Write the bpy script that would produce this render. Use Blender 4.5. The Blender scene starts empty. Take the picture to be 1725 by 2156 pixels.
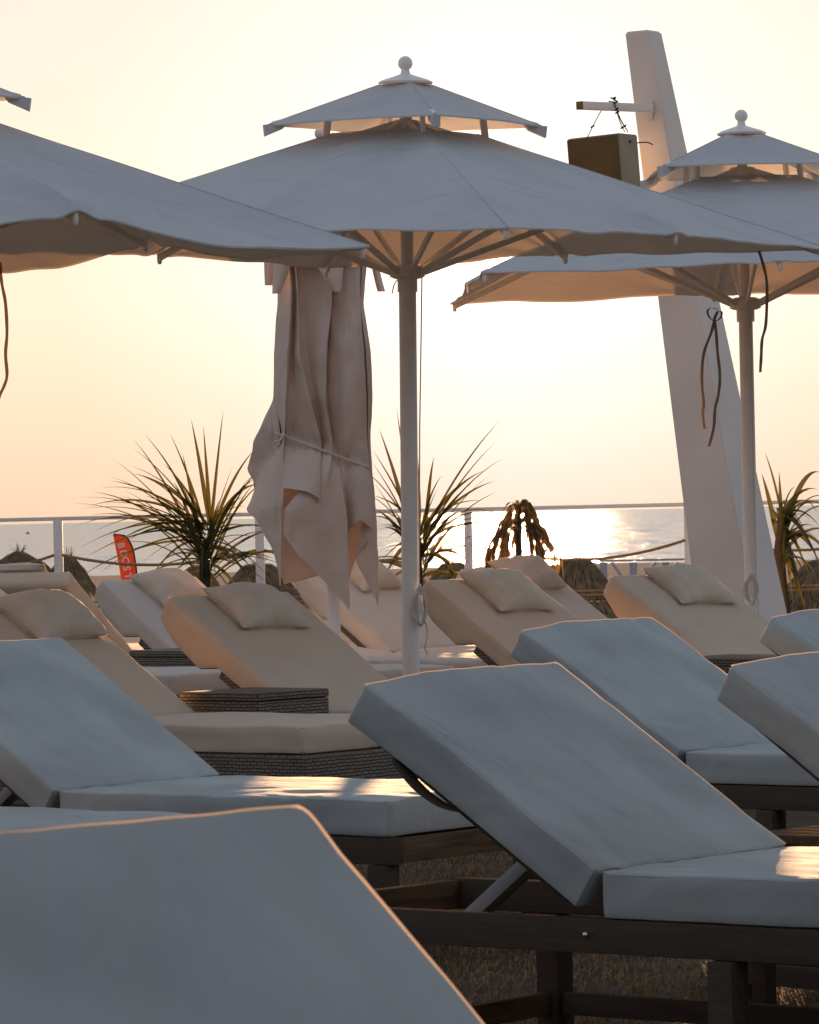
import bpy, bmesh, math, random
from mathutils import Vector, Matrix, noise
R = math.radians
sc = bpy.context.scene
C = sc.collection

# ------------------------------------------------------------------ camera
H = 1.18                    # camera height above the terrace
FPX = 9000.0                # focal length in units of a 1725 x 2156 frame
ROLL = R(1.363)
cam_d = bpy.data.cameras.new('camera')
cam = bpy.data.objects.new('camera', cam_d); C.objects.link(cam)
cam_d.sensor_fit = 'VERTICAL'; cam_d.sensor_height = 36.0; cam_d.sensor_width = 28.8
cam_d.lens = 36.0 * FPX / 2156.0
cam_d.clip_start = 0.1; cam_d.clip_end = 200000
cam.matrix_world = Matrix.Translation((0, 0, H)) @ Matrix.Rotation(R(90.035), 4, 'X') @ Matrix.Rotation(-ROLL, 4, 'Z')
cam_d.dof.use_dof = True; cam_d.dof.focus_distance = 17.0; cam_d.dof.aperture_fstop = 40
sc.camera = cam

def at(x, y, Y):
    """world point seen at (x, y) of the 1725x2156 frame, at depth Y"""
    dx, dy = x - 862.5, y - 1078.0
    c, s = math.cos(ROLL), math.sin(ROLL)
    u = c * dx - s * dy; v = s * dx + c * dy
    return Vector((u / FPX * Y, Y, H - (v - 5.5) / FPX * Y))

# ------------------------------------------------------------------ light
SUN_DIR = (at(1068, 540, 1000.0) - Vector((0, 0, H))).normalized()
sun_el = math.asin(SUN_DIR.z); sun_az = math.atan2(SUN_DIR.x, SUN_DIR.y)
w = bpy.data.worlds.new('World'); sc.world = w; w.use_nodes = True
nt = w.node_tree; nt.nodes.clear()
def nd(tree, kind, **kw):
    n = tree.nodes.new(kind)
    for k, v in kw.items(): setattr(n, k, v)
    return n
wo = nd(nt, 'ShaderNodeOutputWorld'); bg = nd(nt, 'ShaderNodeBackground')
sky = nd(nt, 'ShaderNodeTexSky', sky_type='NISHITA', sun_disc=False)
sky.sun_elevation = sun_el; sky.sun_rotation = sun_az
sky.altitude = 0; sky.air_density = 1.0; sky.dust_density = 3.0; sky.ozone_density = 1.0
def ramp(tree, fac, stops):
    r = nd(tree, 'ShaderNodeValToRGB'); e = r.color_ramp.elements
    while len(e) < len(stops): e.new(.5)
    for el, (p_, c_) in zip(e, stops): el.position = p_; el.color = (*c_, 1)
    tree.links.new(fac, r.inputs[0]); return r.outputs[0]
def fmath(tree, op, a_, b_=None):
    n = nd(tree, 'ShaderNodeMath', operation=op)
    for k, v in ((0, a_), (1, b_)):
        if v is None: continue
        if isinstance(v, (int, float)): n.inputs[k].default_value = v
        else: tree.links.new(v, n.inputs[k])
    return n.outputs[0]
def vdot(tree, vec, d):
    n = nd(tree, 'ShaderNodeVectorMath', operation='DOT_PRODUCT'); tree.links.new(vec, n.inputs[0]); n.inputs[1].default_value = d; return n.outputs['Value']
def cmix(tree, f, a_, b_, mode='MIX'):
    n = nd(tree, 'ShaderNodeMix', data_type='RGBA', blend_type=mode)
    for k, v in ((0, f), (6, a_), (7, b_)):
        if isinstance(v, (int, float)): n.inputs[k].default_value = v
        elif isinstance(v, tuple): n.inputs[k].default_value = (*v, 1)
        else: tree.links.new(v, n.inputs[k])
    return n.outputs[2]
wtc = nd(nt, 'ShaderNodeTexCoord'); wdir = wtc.outputs['Generated']
sep = nd(nt, 'ShaderNodeSeparateXYZ'); nt.links.new(wdir, sep.inputs[0])
el_ = fmath(nt, 'MAXIMUM', sep.outputs[2], 0.0)
# hazy dusk air: warm and bright towards the sun, blue and dim overhead and behind
front = ramp(nt, el_, [(0, (.95, .67, .47)), (.022, (.97, .75, .55)), (.05, (.97, .86, .68)), (.085, (.96, .87, .73)), (.125, (.91, .84, .74)), (.3, (.70, .68, .66)), (.6, (.40, .45, .52)), (1, (.24, .29, .38))])
back = ramp(nt, el_, [(0, (.09, .07, .06)), (.10, (.15, .15, .16)), (.22, (.38, .43, .50)), (.42, (.50, .57, .68)), (.70, (.34, .41, .52)), (1, (.24, .29, .38))])
az = fmath(nt, 'ADD', fmath(nt, 'MULTIPLY', vdot(nt, wdir, (math.sin(sun_az), math.cos(sun_az), 0)), .5), .5)
azf = ramp(nt, az, [(0.25, (0, 0, 0)), (.5, (.22, .22, .22)), (.85, (.52, .52, .52)), (1, (1, 1, 1))])
dome = cmix(nt, azf, back, front)
ang = fmath(nt, 'DIVIDE', fmath(nt, 'ARCCOSINE', fmath(nt, 'MINIMUM', vdot(nt, wdir, tuple(SUN_DIR)), 0.9999999)), R(12))
glow = ramp(nt, ang, [(0, (1, 1, 1)), (.04, (.95, .93, .88)), (.10, (.36, .38, .40)), (.20, (.14, .22, .30)), (.33, (.06, .11, .15)), (.5, (.01, .02, .02)), (1, (0, 0, 0))])
dome = cmix(nt, 1.0, dome, glow, 'ADD')
dome = cmix(nt, 0.004, dome, sky.outputs[0])
disc = ramp(nt, ang, [(0, (1, 1, 1)), (.0222, (1, .97, .9)), (.0262, (0, 0, 0))])
dome = cmix(nt, 1.0, dome, cmix(nt, 1.0, disc, (12.0, 10.5, 8.0), 'MULTIPLY'), 'ADD')
bg.inputs['Strength'].default_value = 0.33
nt.links.new(dome, bg.inputs[0]); nt.links.new(bg.outputs[0], wo.inputs[0])
sl = bpy.data.lights.new('sun', 'SUN'); sl.energy = 5.0; sl.angle = R(0.53); sl.color = (1.0, 0.56, 0.27)
so = bpy.data.objects.new('sun', sl); C.objects.link(so)
so.rotation_euler = SUN_DIR.to_track_quat('Z', 'Y').to_euler()
sc.view_settings.view_transform = 'Standard'; sc.view_settings.look = 'None'
sc.view_settings.exposure = 1.6; sc.view_settings.gamma = 1.0

# ------------------------------------------------------------------ materials
def mat(name, col, rough=0.8, bump=0, bscale=200, var=0.0, vscale=3.0, trans=0.0, tcol=None, spec=0.3, metal=0.0, stretch=None, sheen=0.0, var2=None, wrinkle=0.0):
    m = bpy.data.materials.new(name); m.use_nodes = True
    t = m.node_tree; t.nodes.clear()
    out = nd(t, 'ShaderNodeOutputMaterial'); p = nd(t, 'ShaderNodeBsdfPrincipled')
    p.inputs['Roughness'].default_value = rough; p.inputs['Metallic'].default_value = metal
    p.inputs['Specular IOR Level'].default_value = spec
    if sheen: p.inputs['Sheen Weight'].default_value = sheen; p.inputs['Sheen Roughness'].default_value = 0.4
    tc = nd(t, 'ShaderNodeTexCoord'); mp = nd(t, 'ShaderNodeMapping')
    t.links.new(tc.outputs['Object'], mp.inputs[0])
    if stretch: mp.inputs['Scale'].default_value = stretch
    src = None
    if var:
        nz = nd(t, 'ShaderNodeTexNoise'); nz.inputs['Scale'].default_value = vscale; nz.inputs['Detail'].default_value = 6
        t.links.new(mp.outputs[0], nz.inputs['Vector'])
        mx = nd(t, 'ShaderNodeMix', data_type='RGBA')
        c2 = var2 or [c * (1 - var) for c in col]
        mx.inputs[6].default_value = (*c2, 1); mx.inputs[7].default_value = (*[min(1, c * (1 + var * .35)) for c in col], 1)
        rp = nd(t, 'ShaderNodeMapRange'); rp.inputs[1].default_value = .3; rp.inputs[2].default_value = .7
        t.links.new(nz.outputs['Fac'], rp.inputs[0]); t.links.new(rp.outputs[0], mx.inputs[0])
        t.links.new(mx.outputs[2], p.inputs['Base Color']); src = mx.outputs[2]
    else: p.inputs['Base Color'].default_value = (*col, 1)
    if bump:
        nb = nd(t, 'ShaderNodeTexNoise'); nb.inputs['Scale'].default_value = bscale; nb.inputs['Detail'].default_value = 4
        t.links.new(mp.outputs[0], nb.inputs['Vector'])
        b = nd(t, 'ShaderNodeBump'); b.inputs['Strength'].default_value = bump; b.inputs['Distance'].default_value = 0.01
        t.links.new(nb.outputs['Fac'], b.inputs['Height']); t.links.new(b.outputs[0], p.inputs['Normal'])
        if wrinkle:
            n2_ = nd(t, 'ShaderNodeTexNoise'); n2_.inputs['Scale'].default_value = 3.2; n2_.inputs['Detail'].default_value = 2.5; n2_.inputs['Roughness'].default_value = .45; n2_.inputs['Distortion'].default_value = .7
            mp2 = nd(t, 'ShaderNodeMapping'); mp2.inputs['Scale'].default_value = (1, 2.2, 1.4); mp2.inputs['Rotation'].default_value = (.3, .2, .6)
            t.links.new(tc.outputs['Object'], mp2.inputs[0]); t.links.new(mp2.outputs[0], n2_.inputs['Vector'])
            b2 = nd(t, 'ShaderNodeBump'); b2.inputs['Strength'].default_value = wrinkle; b2.inputs['Distance'].default_value = .06
            t.links.new(n2_.outputs['Fac'], b2.inputs['Height']); t.links.new(b2.outputs[0], b.inputs['Normal'])
    last = p.outputs[0]
    if trans:
        tr = nd(t, 'ShaderNodeBsdfTranslucent'); tr.inputs[0].default_value = (*(tcol or col), 1)
        ms = nd(t, 'ShaderNodeMixShader'); ms.inputs[0].default_value = trans
        t.links.new(last, ms.inputs[1]); t.links.new(tr.outputs[0], ms.inputs[2]); last = ms.outputs[0]
    t.links.new(last, out.inputs[0])
    return m

def wicker_mat(name, c1, c2, cm):
    m = mat(name, c1, .55); t = m.node_tree
    p = [n for n in t.nodes if n.type == 'BSDF_PRINCIPLED'][0]
    uv = nd(t, 'ShaderNodeUVMap'); bk = nd(t, 'ShaderNodeTexBrick')
    bk.inputs['Scale'].default_value = 1.0
    bk.inputs['Brick Width'].default_value = .034; bk.inputs['Row Height'].default_value = .0125
    bk.inputs['Mortar Size'].default_value = .0022; bk.inputs['Mortar Smooth'].default_value = .6
    bk.inputs['Color1'].default_value = (*c1, 1); bk.inputs['Color2'].default_value = (*c2, 1); bk.inputs['Mortar'].default_value = (*cm, 1)
    nz = nd(t, 'ShaderNodeTexNoise'); nz.inputs['Scale'].default_value = 30
    ad = nd(t, 'ShaderNodeMixRGB', blend_type='LINEAR_LIGHT'); ad.inputs[0].default_value = .004
    t.links.new(uv.outputs[0], nz.inputs['Vector']); t.links.new(uv.outputs[0], ad.inputs[1]); t.links.new(nz.outputs['Color'], ad.inputs[2])
    t.links.new(ad.outputs[0], bk.inputs['Vector']); t.links.new(bk.outputs['Color'], p.inputs['Base Color'])
    b = nd(t, 'ShaderNodeBump', invert=True); b.inputs['Strength'].default_value = 1.0; b.inputs['Distance'].default_value = .006
    t.links.new(bk.outputs['Fac'], b.inputs['Height']); t.links.new(b.outputs[0], p.inputs['Normal'])
    return m

M = {}
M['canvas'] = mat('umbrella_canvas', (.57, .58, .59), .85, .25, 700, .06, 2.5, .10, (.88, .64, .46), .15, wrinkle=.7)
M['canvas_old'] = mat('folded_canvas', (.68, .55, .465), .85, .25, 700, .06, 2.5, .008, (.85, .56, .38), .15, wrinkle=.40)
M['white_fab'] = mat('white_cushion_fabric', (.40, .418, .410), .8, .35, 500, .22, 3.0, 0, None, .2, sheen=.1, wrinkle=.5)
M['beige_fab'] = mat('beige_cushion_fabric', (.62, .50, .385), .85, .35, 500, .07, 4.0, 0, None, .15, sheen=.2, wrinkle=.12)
M['pale_fab'] = mat('pale_cushion_fabric', (.60, .54, .48), .85, .35, 500, .07, 4.0, 0, None, .15, sheen=.2, wrinkle=.12)
M['pale_fab'] = mat('pale_cushion_fabric', (.60, .54, .48), .85, .35, 500, .07, 4.0, 0, None, .15, sheen=.2, wrinkle=.12)
M['pillow_fab'] = mat('pillow_fabric', (.64, .54, .43), .85, .4, 500, .12, 8.0, 0, None, .15, sheen=.2, wrinkle=.5)
M['welt'] = mat('rim_light_welt', (.55, .52, .48), .9, trans=.16, tcol=(.95, .72, .5))  # seam strip made translucent to imitate the sun's rim light
M['wood'] = mat('dark_stained_wood', (.088, .066, .052), .8, .3, 40, .2, 5, spec=.0, stretch=(1, 12, 12))
M['wood_lat'] = mat('worn_teak_slat', (.15, .10, .065), .8, .5, 40, .45, 5, spec=.0, stretch=(12, 1, 12))
M['wicker'] = wicker_mat('grey_brown_wicker', (.20, .165, .13), (.15, .12, .095), (.03, .024, .02))
M['frame'] = mat('white_powder_coated_metal', (.84, .80, .76), .4, .1, 60, .07, 6, spec=.5)
M['greymetal'] = mat('grey_metal', (.25, .27, .30), .4, metal=.3)
M['steel'] = mat('steel', (.6, .6, .62), .25, metal=1)
M['plaster'] = mat('white_painted_plaster', (.82, .76, .71), .85, .12, 60, .10, 1.5)
M['cord'] = mat('white_cord', (.62, .58, .52), .9, .4, 300)
M['ribbon'] = mat('canvas_ribbon', (.22, .16, .12), .9, trans=.05, tcol=(.5, .3, .15))
M['webbing'] = mat('brown_webbing', (.10, .07, .05), .9)
M['rope'] = mat('jute_rope', (.42, .27, .14), .9, .6, 200, .3, 40)
M['leaf'] = mat('spiky_leaf', (.050, .060, .020), .45, .1, 30, .4, 3, .10, (.30, .22, .04), .3)
M['leaf2'] = mat('dry_leaf', (.17, .12, .06), .8, .2, 30, .4, 5, .12, (.5, .28, .08), .2)
M['bark'] = mat('rough_bark', (.05, .038, .028), .9, .8, 30, .4, 8)
M['straw'] = mat('straw_thatch', (.24, .16, .085), .9, .5, 60, .5, 6)
M['straw_core'] = mat('thatch_core', (.13, .085, .045), .95, .8, 20, .5, 5)
M['speaker_side'] = mat('painted_speaker_cabinet', (.34, .30, .22), .6, .3, 200, .2, 6)
M['grille'] = mat('speaker_grille', (.17, .10, .035), .6, .6, 500, .3, 4)
M['black'] = mat('black_plastic', (.02, .02, .02), .5)
M['brass'] = mat('brass_cap', (.20, .13, .05), .5)
M['red'] = mat('red_flag_cloth', (.62, .06, .03), .8, trans=.05, tcol=(.95, .12, .04))
M['flagwhite'] = mat('white_print', (.85, .78, .68), .7, trans=.05, tcol=(.9, .8, .65))
M['buoy'] = mat('orange_buoy', (.85, .12, .05), .5)
M['sand'] = mat('beach_sand', (.46, .35, .25), .95, .5, 3, .2, .3, spec=0)
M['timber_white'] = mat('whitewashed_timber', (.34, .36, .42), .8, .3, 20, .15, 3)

# ------------------------------------------------------------------ helpers
def mesh_obj(name, bm, m, parent=None, smooth=True, uv=False):
    bmesh.ops.recalc_face_normals(bm, faces=bm.faces) if uv is not None else None
    if uv:
        ul = bm.loops.layers.uv.new('UVMap')
        for f in bm.faces:
            n = f.normal; a = max(range(3), key=lambda i: abs(n[i]))
            for l in f.loops:
                c = l.vert.co
                l[ul].uv = ((c.y, c.z), (c.x, c.z), (c.x, c.y))[a]
    me = bpy.data.meshes.new(name); bm.to_mesh(me); bm.free()
    me.materials.append(m)
    if smooth:
        for p in me.polygons: p.use_smooth = True
        try: me.set_sharp_from_angle(angle=R(38))
        except Exception: pass
    o = bpy.data.objects.new(name, me); C.objects.link(o)
    if parent: o.parent = parent
    return o

def tag(o, label=None, cat=None, group=None, kind=None):
    if label: o['label'] = label
    if cat: o['category'] = cat
    if group: o['group'] = group
    if kind: o['kind'] = kind
    return o
def thing(name, label, cat, loc=(0, 0, 0), rotz=0, group=None):
    o = bpy.data.objects.new(name, None); C.objects.link(o)
    o.location = loc; o.rotation_euler = (0, 0, rotz); o.empty_display_size = .1
    return tag(o, label, cat, group)

def quadstrip(bm, rows, close=False):
    """rows: list of lists of points; skins a grid"""
    vs = [[bm.verts.new(p) for p in r] for r in rows]
    n = len(vs[0])
    for i in range(len(vs) - 1):
        for j in range(n if close else n - 1):
            k = (j + 1) % n
            try: bm.faces.new((vs[i][j], vs[i][k], vs[i + 1][k], vs[i + 1][j]))
            except ValueError: pass
    return vs
def box(bm, x0, x1, y0, y1, z0, z1, bev=0.0, fr=None):
    b = bmesh.new()
    bmesh.ops.create_cube(b, size=1)
    for v in b.verts: v.co = Vector((x0 + (v.co.x + .5) * (x1 - x0), y0 + (v.co.y + .5) * (y1 - y0), z0 + (v.co.z + .5) * (z1 - z0)))
    if bev: bmesh.ops.bevel(b, geom=list(b.edges), offset=bev, segments=2, affect='EDGES', profile=.6)
    join(bm, b, fr)
def join(bm, b, fr=None):
    mp = {}
    for v in b.verts: mp[v] = bm.verts.new(fr(v.co) if fr else v.co)
    for f in b.faces:
        try: bm.faces.new([mp[v] for v in f.verts])
        except ValueError: pass
    b.free()
def beam(bm, p, q, wd, ht, up=Vector((0, 0, 1)), bev=.003):
    """rectangular bar from p to q"""
    p, q = Vector(p), Vector(q); d = q - p; L = d.length; d.normalize()
    s = d.cross(up)
    if s.length < 1e-4: s = d.cross(Vector((1, 0, 0)))
    s.normalize(); u = s.cross(d)
    box(bm, 0, L, -wd / 2, wd / 2, -ht / 2, ht / 2, bev, lambda c: p + d * c.x + s * c.y + u * c.z)
def tube(bm, pts, r, n=8, caps=True):
    pts = [Vector(p) for p in pts]; rr = r if isinstance(r, (list, tuple)) else [r] * len(pts)
    rows = []; ref = None
    for i, p in enumerate(pts):
        d = (pts[min(i + 1, len(pts) - 1)] - pts[max(i - 1, 0)]).normalized()
        if ref is None:
            ref = d.cross(Vector((0, 0, 1)))
            if ref.length < .05: ref = d.cross(Vector((1, 0, 0)))
        ref = (ref - d * ref.dot(d)).normalized(); b = d.cross(ref)
        rows.append([p + (ref * math.cos(2 * math.pi * k / n) + b * math.sin(2 * math.pi * k / n)) * rr[i] for k in range(n)])
    vs = quadstrip(bm, rows, True)
    if caps:
        bm.faces.new(vs[0]); bm.faces.new(vs[-1])
def lathe(bm, prof, o, ax=Vector((0, 0, 1)), n=28, k=1.0):
    prof = [(a_ * k, b_ * k) for a_, b_ in prof]
    ax = Vector(ax).normalized(); x = ax.cross(Vector((0, 1, 0))).normalized(); y = ax.cross(x)
    rows = [[o + ax * z + (x * math.cos(2 * math.pi * k / n) + y * math.sin(2 * math.pi * k / n)) * max(r, 1e-4) for k in range(n)] for r, z in prof]
    vs = quadstrip(bm, rows, True); bm.faces.new(vs[0]); bm.faces.new(vs[-1])
def ball(bm, o, r, n=20):
    lathe(bm, [(r * math.sin(math.pi * i / 12), -r * math.cos(math.pi * i / 12)) for i in range(13)], Vector(o), n=n)
def strip(bm, pts, wd, side):
    """thin ribbon along pts; side = list of width directions"""
    rows = []
    for i, p in enumerate(pts):
        s = side[i] if isinstance(side, list) else side
        ww = wd[i] if isinstance(wd, list) else wd
        rows.append([Vector(p) - s * ww / 2, Vector(p) + s * ww / 2])
    quadstrip(bm, rows)
def smoothpts(pts, sub=4):
    pts = [Vector(p) for p in pts]; out = []
    for i in range(len(pts) - 1):
        a, b, c, d = pts[max(i - 1, 0)], pts[i], pts[i + 1], pts[min(i + 2, len(pts) - 1)]
        for k in range(sub):
            t = k / sub
            out.append(.5 * ((2 * b) + (c - a) * t + (2 * a - 5 * b + 4 * c - d) * t * t + (3 * b - a - 3 * c + d) * t ** 3))
    out.append(pts[-1]); return out
def nz(p, s, seed=0.0): return noise.noise(Vector(p) * s + Vector((seed, seed * 1.7, seed * .3)))

# ------------------------------------------------------------------ the setting
# terrace lawn
bm = bmesh.new()
n1, n2 = 60, 90
rows = []
for j in range(n2 + 1):
    Y = -6 + (37.2) * j / n2
    rows.append([Vector((-14 + 28 * i / n1, Y, .012 * nz((i * .47, Y, 0), 1.3))) for i in range(n1 + 1)])
quadstrip(bm, rows)
M['lawn'] = mat('dry_lawn_soil', (.060, .038, .022), .95, 1.0, 60, .45, 4)
tag(mesh_obj('ground', bm, M['lawn']), kind='structure')
# bank and beach: one sheet stepping down to the sea
bm = bmesh.new(); rows = []
prof = [(31.2, -.005), (31.6, -.25), (34, -1.2), (38, -2.0), (45, -2.25), (60, -2.3), (100, -2.35), (180, -2.5), (260, -2.75), (335, -3.03), (420, -3.5)]
for Y, z in prof: rows.append([Vector((-120 + 240 * i / 60, Y, z + (.04 * nz((i, Y, 0), .3) if Y > 32 else 0))) for i in range(61)])
quadstrip(bm, rows)
tag(mesh_obj('beach', bm, M['sand']), kind='structure')
# sea
bm = bmesh.new(); rows = []
for Y in (300, 345, 420, 600, 1000, 2000, 5000, 15000, 60000):
    rows.append([Vector((-(.3 * Y + 200) + (.6 * Y + 400) * i / 20, Y, -3.02)) for i in range(21)])
quadstrip(bm, rows)
sm = bpy.data.materials.new('sea_water'); sm.use_nodes = True; t = sm.node_tree; t.nodes.clear()
tc = nd(t, 'ShaderNodeTexCoord')
def wave(scale, det):
    mp = nd(t, 'ShaderNodeMapping'); mp.inputs['Scale'].default_value = scale
    t.links.new(tc.outputs['Object'], mp.inputs[0])
    n_ = nd(t, 'ShaderNodeTexNoise'); n_.inputs['Scale'].default_value = 1.0; n_.inputs['Detail'].default_value = det; n_.inputs['Roughness'].default_value = .65
    t.links.new(mp.outputs[0], n_.inputs['Vector']); return n_
na = wave((.22, .030, 1), 5); nb_ = wave((2.6, .9, 1), 3)
def off(n_, amp):
    v_ = nd(t, 'ShaderNodeVectorMath', operation='SUBTRACT'); t.links.new(n_.outputs['Color'], v_.inputs[0]); v_.inputs[1].default_value = (.5, .5, .5)
    w_ = nd(t, 'ShaderNodeVectorMath', operation='MULTIPLY'); t.links.new(v_.outputs[0], w_.inputs[0]); w_.inputs[1].default_value = amp; return w_.outputs[0]
ad = nd(t, 'ShaderNodeVectorMath', operation='ADD'); t.links.new(off(na, (.9, .55, 0)), ad.inputs[0]); t.links.new(off(nb_, (1.3, .6, 0)), ad.inputs[1])
a2_ = nd(t, 'ShaderNodeVectorMath', operation='ADD'); t.links.new(ad.outputs[0], a2_.inputs[0]); a2_.inputs[1].default_value = (0, -.05, 1)
nn = nd(t, 'ShaderNodeVectorMath', operation='NORMALIZE'); t.links.new(a2_.outputs[0], nn.inputs[0])
df = nd(t, 'ShaderNodeBsdfDiffuse'); df.inputs[0].default_value = (.20, .22, .25, 1)
gl = nd(t, 'ShaderNodeBsdfGlossy'); gl.inputs[0].default_value = (.72, .72, .73, 1); gl.inputs['Roughness'].default_value = .10
t.links.new(nn.outputs[0], gl.inputs['Normal'])
ms = nd(t, 'ShaderNodeMixShader'); ms.inputs[0].default_value = .72; t.links.new(df.outputs[0], ms.inputs[1]); t.links.new(gl.outputs[0], ms.inputs[2])
ou = nd(t, 'ShaderNodeOutputMaterial'); t.links.new(ms.outputs[0], ou.inputs[0])
tag(mesh_obj('sea', bm, sm), kind='structure')

# ------------------------------------------------------------------ cushions
def cushion_bm(L, wd, t, frame, seed=0, prof=None, puff=.008, wr=.004, nx=44, ny=30, r=.009, cw0=1.0):
    """soft block: p in 0..L, b in 0..wd, q depth below the top face; frame(p,b,q) -> local point.
    prof(p) optionally gives a bottom depth other than t"""
    bm = bmesh.new(); frame0 = frame
    def frame(p, b, q):        # plan corners are rounded
        rc = (.018 if seed == 1 else .016) if p < L / 2 else .012; d_ = max(0.0, min(p, L - p)); ins = rc - math.sqrt(max(0, rc * rc - max(0, rc - d_) ** 2))
        return frame0(p, wd / 2 + (b - wd / 2) * (1 - 2 * ins / wd), q)
    def crease(p, b, top):     # sharp little folds of the loose cover
        cw = cw0 * (.35 if seed == 1 and (p < .08 or min(b, wd - b) < .05) else 1)
        e1 = math.exp(-max(0, L - p) / .10); e0 = math.exp(-p / .09); es = math.exp(-min(b, wd - b) / .07)
        c = cw * .0065 * e1 * nz((p * 4, b * 15, 0), 1, seed) + cw * .0035 * e0 * nz((p * 5, b * 13, 0), 1, seed + 11) + cw * .0012 * es * nz((p * 17, b * 5, 0), 1, seed + 5)
        g = abs(nz((p * 2.6 + b * 1.4, b * 3.6 - p, 0), 1.15, seed + 21)); c += cw * .0042 * max(0, 1 - g * 9) * (.5 + nz((p * 2, b * 2, 0), 1, seed))
        return c * (.25 + .75 * top)
    # closed section loop (b, q) around the block, swept along p with rounded ends
    def ring(p, ins):
        T = prof(p) if prof else t
        pts = []; N = ny
        b0, b1 = ins, wd - ins; q0, q1 = ins, T - ins
        for k in range(N + 1): pts.append((b0 + r + (b1 - b0 - 2 * r) * k / N, q0))
        pts += [(b1 - r * .3, q0 + r * .3)]
        for k in range(5): pts.append((b1, q0 + r + (q1 - q0 - 2 * r) * k / 4))
        pts += [(b1 - r * .3, q1 - r * .3)]
        for k in range(7): pts.append((b1 - r - (b1 - b0 - 2 * r) * k / 6, q1))
        pts += [(b0 + r * .3, q1 - r * .3)]
        for k in range(5): pts.append((b0, q1 - r - (q1 - q0 - 2 * r) * k / 4))
        pts += [(b0 + r * .3, q0 + r * .3)]
        out = []
        for b_, q_ in pts:
            u = 2 * b_ / wd - 1; v = 2 * p / L - 1
            e = (1 - abs(u) ** 4) * (1 - abs(v) ** 6)
            top = max(0, 1 - q_ / T)
            dq = -puff * e * top
            s = Vector((p, b_, q_ * 1.0))
            dq += crease(p, b_, top)
            dq += -(wr * nz(s, 4.5, seed) + wr * .6 * nz((p * 3, b_ * 9, q_), 1.5, seed + 3)) * (.4 + .6 * top)
            db = wr * 1.3 * nz((p, b_, q_ * 3), 6, seed + 9) * (1 if abs(u) > .9 else 0)
            # rounded sag of the two head corners
            out.append(frame(p, b_ + db, q_ + dq))
        return out
    ps = [(0, r), (r * .3, r * .3)] + [(r + (L - 2 * r) * i / nx, 0) for i in range(nx + 1)] + [(L - r * .3, r * .3), (L, r)]
    rows = [ring(p, ins) for p, ins in ps]
    vs = quadstrip(bm, rows, True)
    bm.faces.new(vs[0]); bm.faces.new(list(reversed(vs[-1])))
    # piping along the four top edges, thin fins shaped to catch rim light
    loop = []
    NL_ = [r * .4] + [.003, .007, .012, .02, .03, .04] + [.04 + (L - .08) * k / 60 for k in range(1, 60)] + [L - x_ for x_ in (.04, .03, .02, .012, .007, .003)] + [L - r * .4]
    NL_ = sorted(set(max(r * .4, min(L - r * .4, x_)) for x_ in NL_))
    loop += [(x_, r * .35) for x_ in NL_] + [(L - r * .4, r * .4 + (wd - r * .8) * k / 40) for k in range(1, 40)] + [(x_, wd - r * .35) for x_ in reversed(NL_)] + [(r * .4, wd - r * .4 - (wd - r * .8) * k / 40) for k in range(1, 40)]
    pp = []
    for p_, b_ in loop:
        dq = crease(p_, b_, 1) - (wr * nz((p_, b_, 0), 4.5, seed) + wr * .6 * nz((p_ * 3, b_ * 9, 0), 1.5, seed + 3))
        cp, cb = p_ - L / 2, b_ - wd / 2
        ep = max(-1, min(1, cp / (L / 2) * 40 - math.copysign(39, cp))) if abs(cp) > L / 2 * .975 else 0
        eb = (math.copysign(1, cb) if abs(cb) > wd / 2 * .97 else 0)
        e = .0026 if seed in (1, 6) else .0030; up_ = 1.0
        if eb < 0 and not ep: up_ = -.35; e = .0024
        A_ = frame(p_, b_, r * .35 + dq); B_2 = frame(p_ + ep * e * .7, b_ + eb * e * .7, r * .35 + dq - e * up_)
        pp.append((A_, B_2))
    wb = bmesh.new(); quadstrip(wb, [[a_, b_] for a_, b_ in pp + [pp[0]]])
    return bm, wb

LOUNGERS = {}
W_ = dict(zh=.448, w=.70, t=.095, Lb=.725, Ls=1.15)
B_ = dict(zh=.42, w=.75, t=.10, Lb=.83, Ls=1.12)
def back_frame(zh, be, Lb):
    bd = Vector((-math.cos(be), 0, math.sin(be))); nb = Vector((-math.sin(be), 0, -math.cos(be)))
    return lambda p, b, q: Vector((0, b, zh)) + bd * (Lb - p) + nb * q

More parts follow.
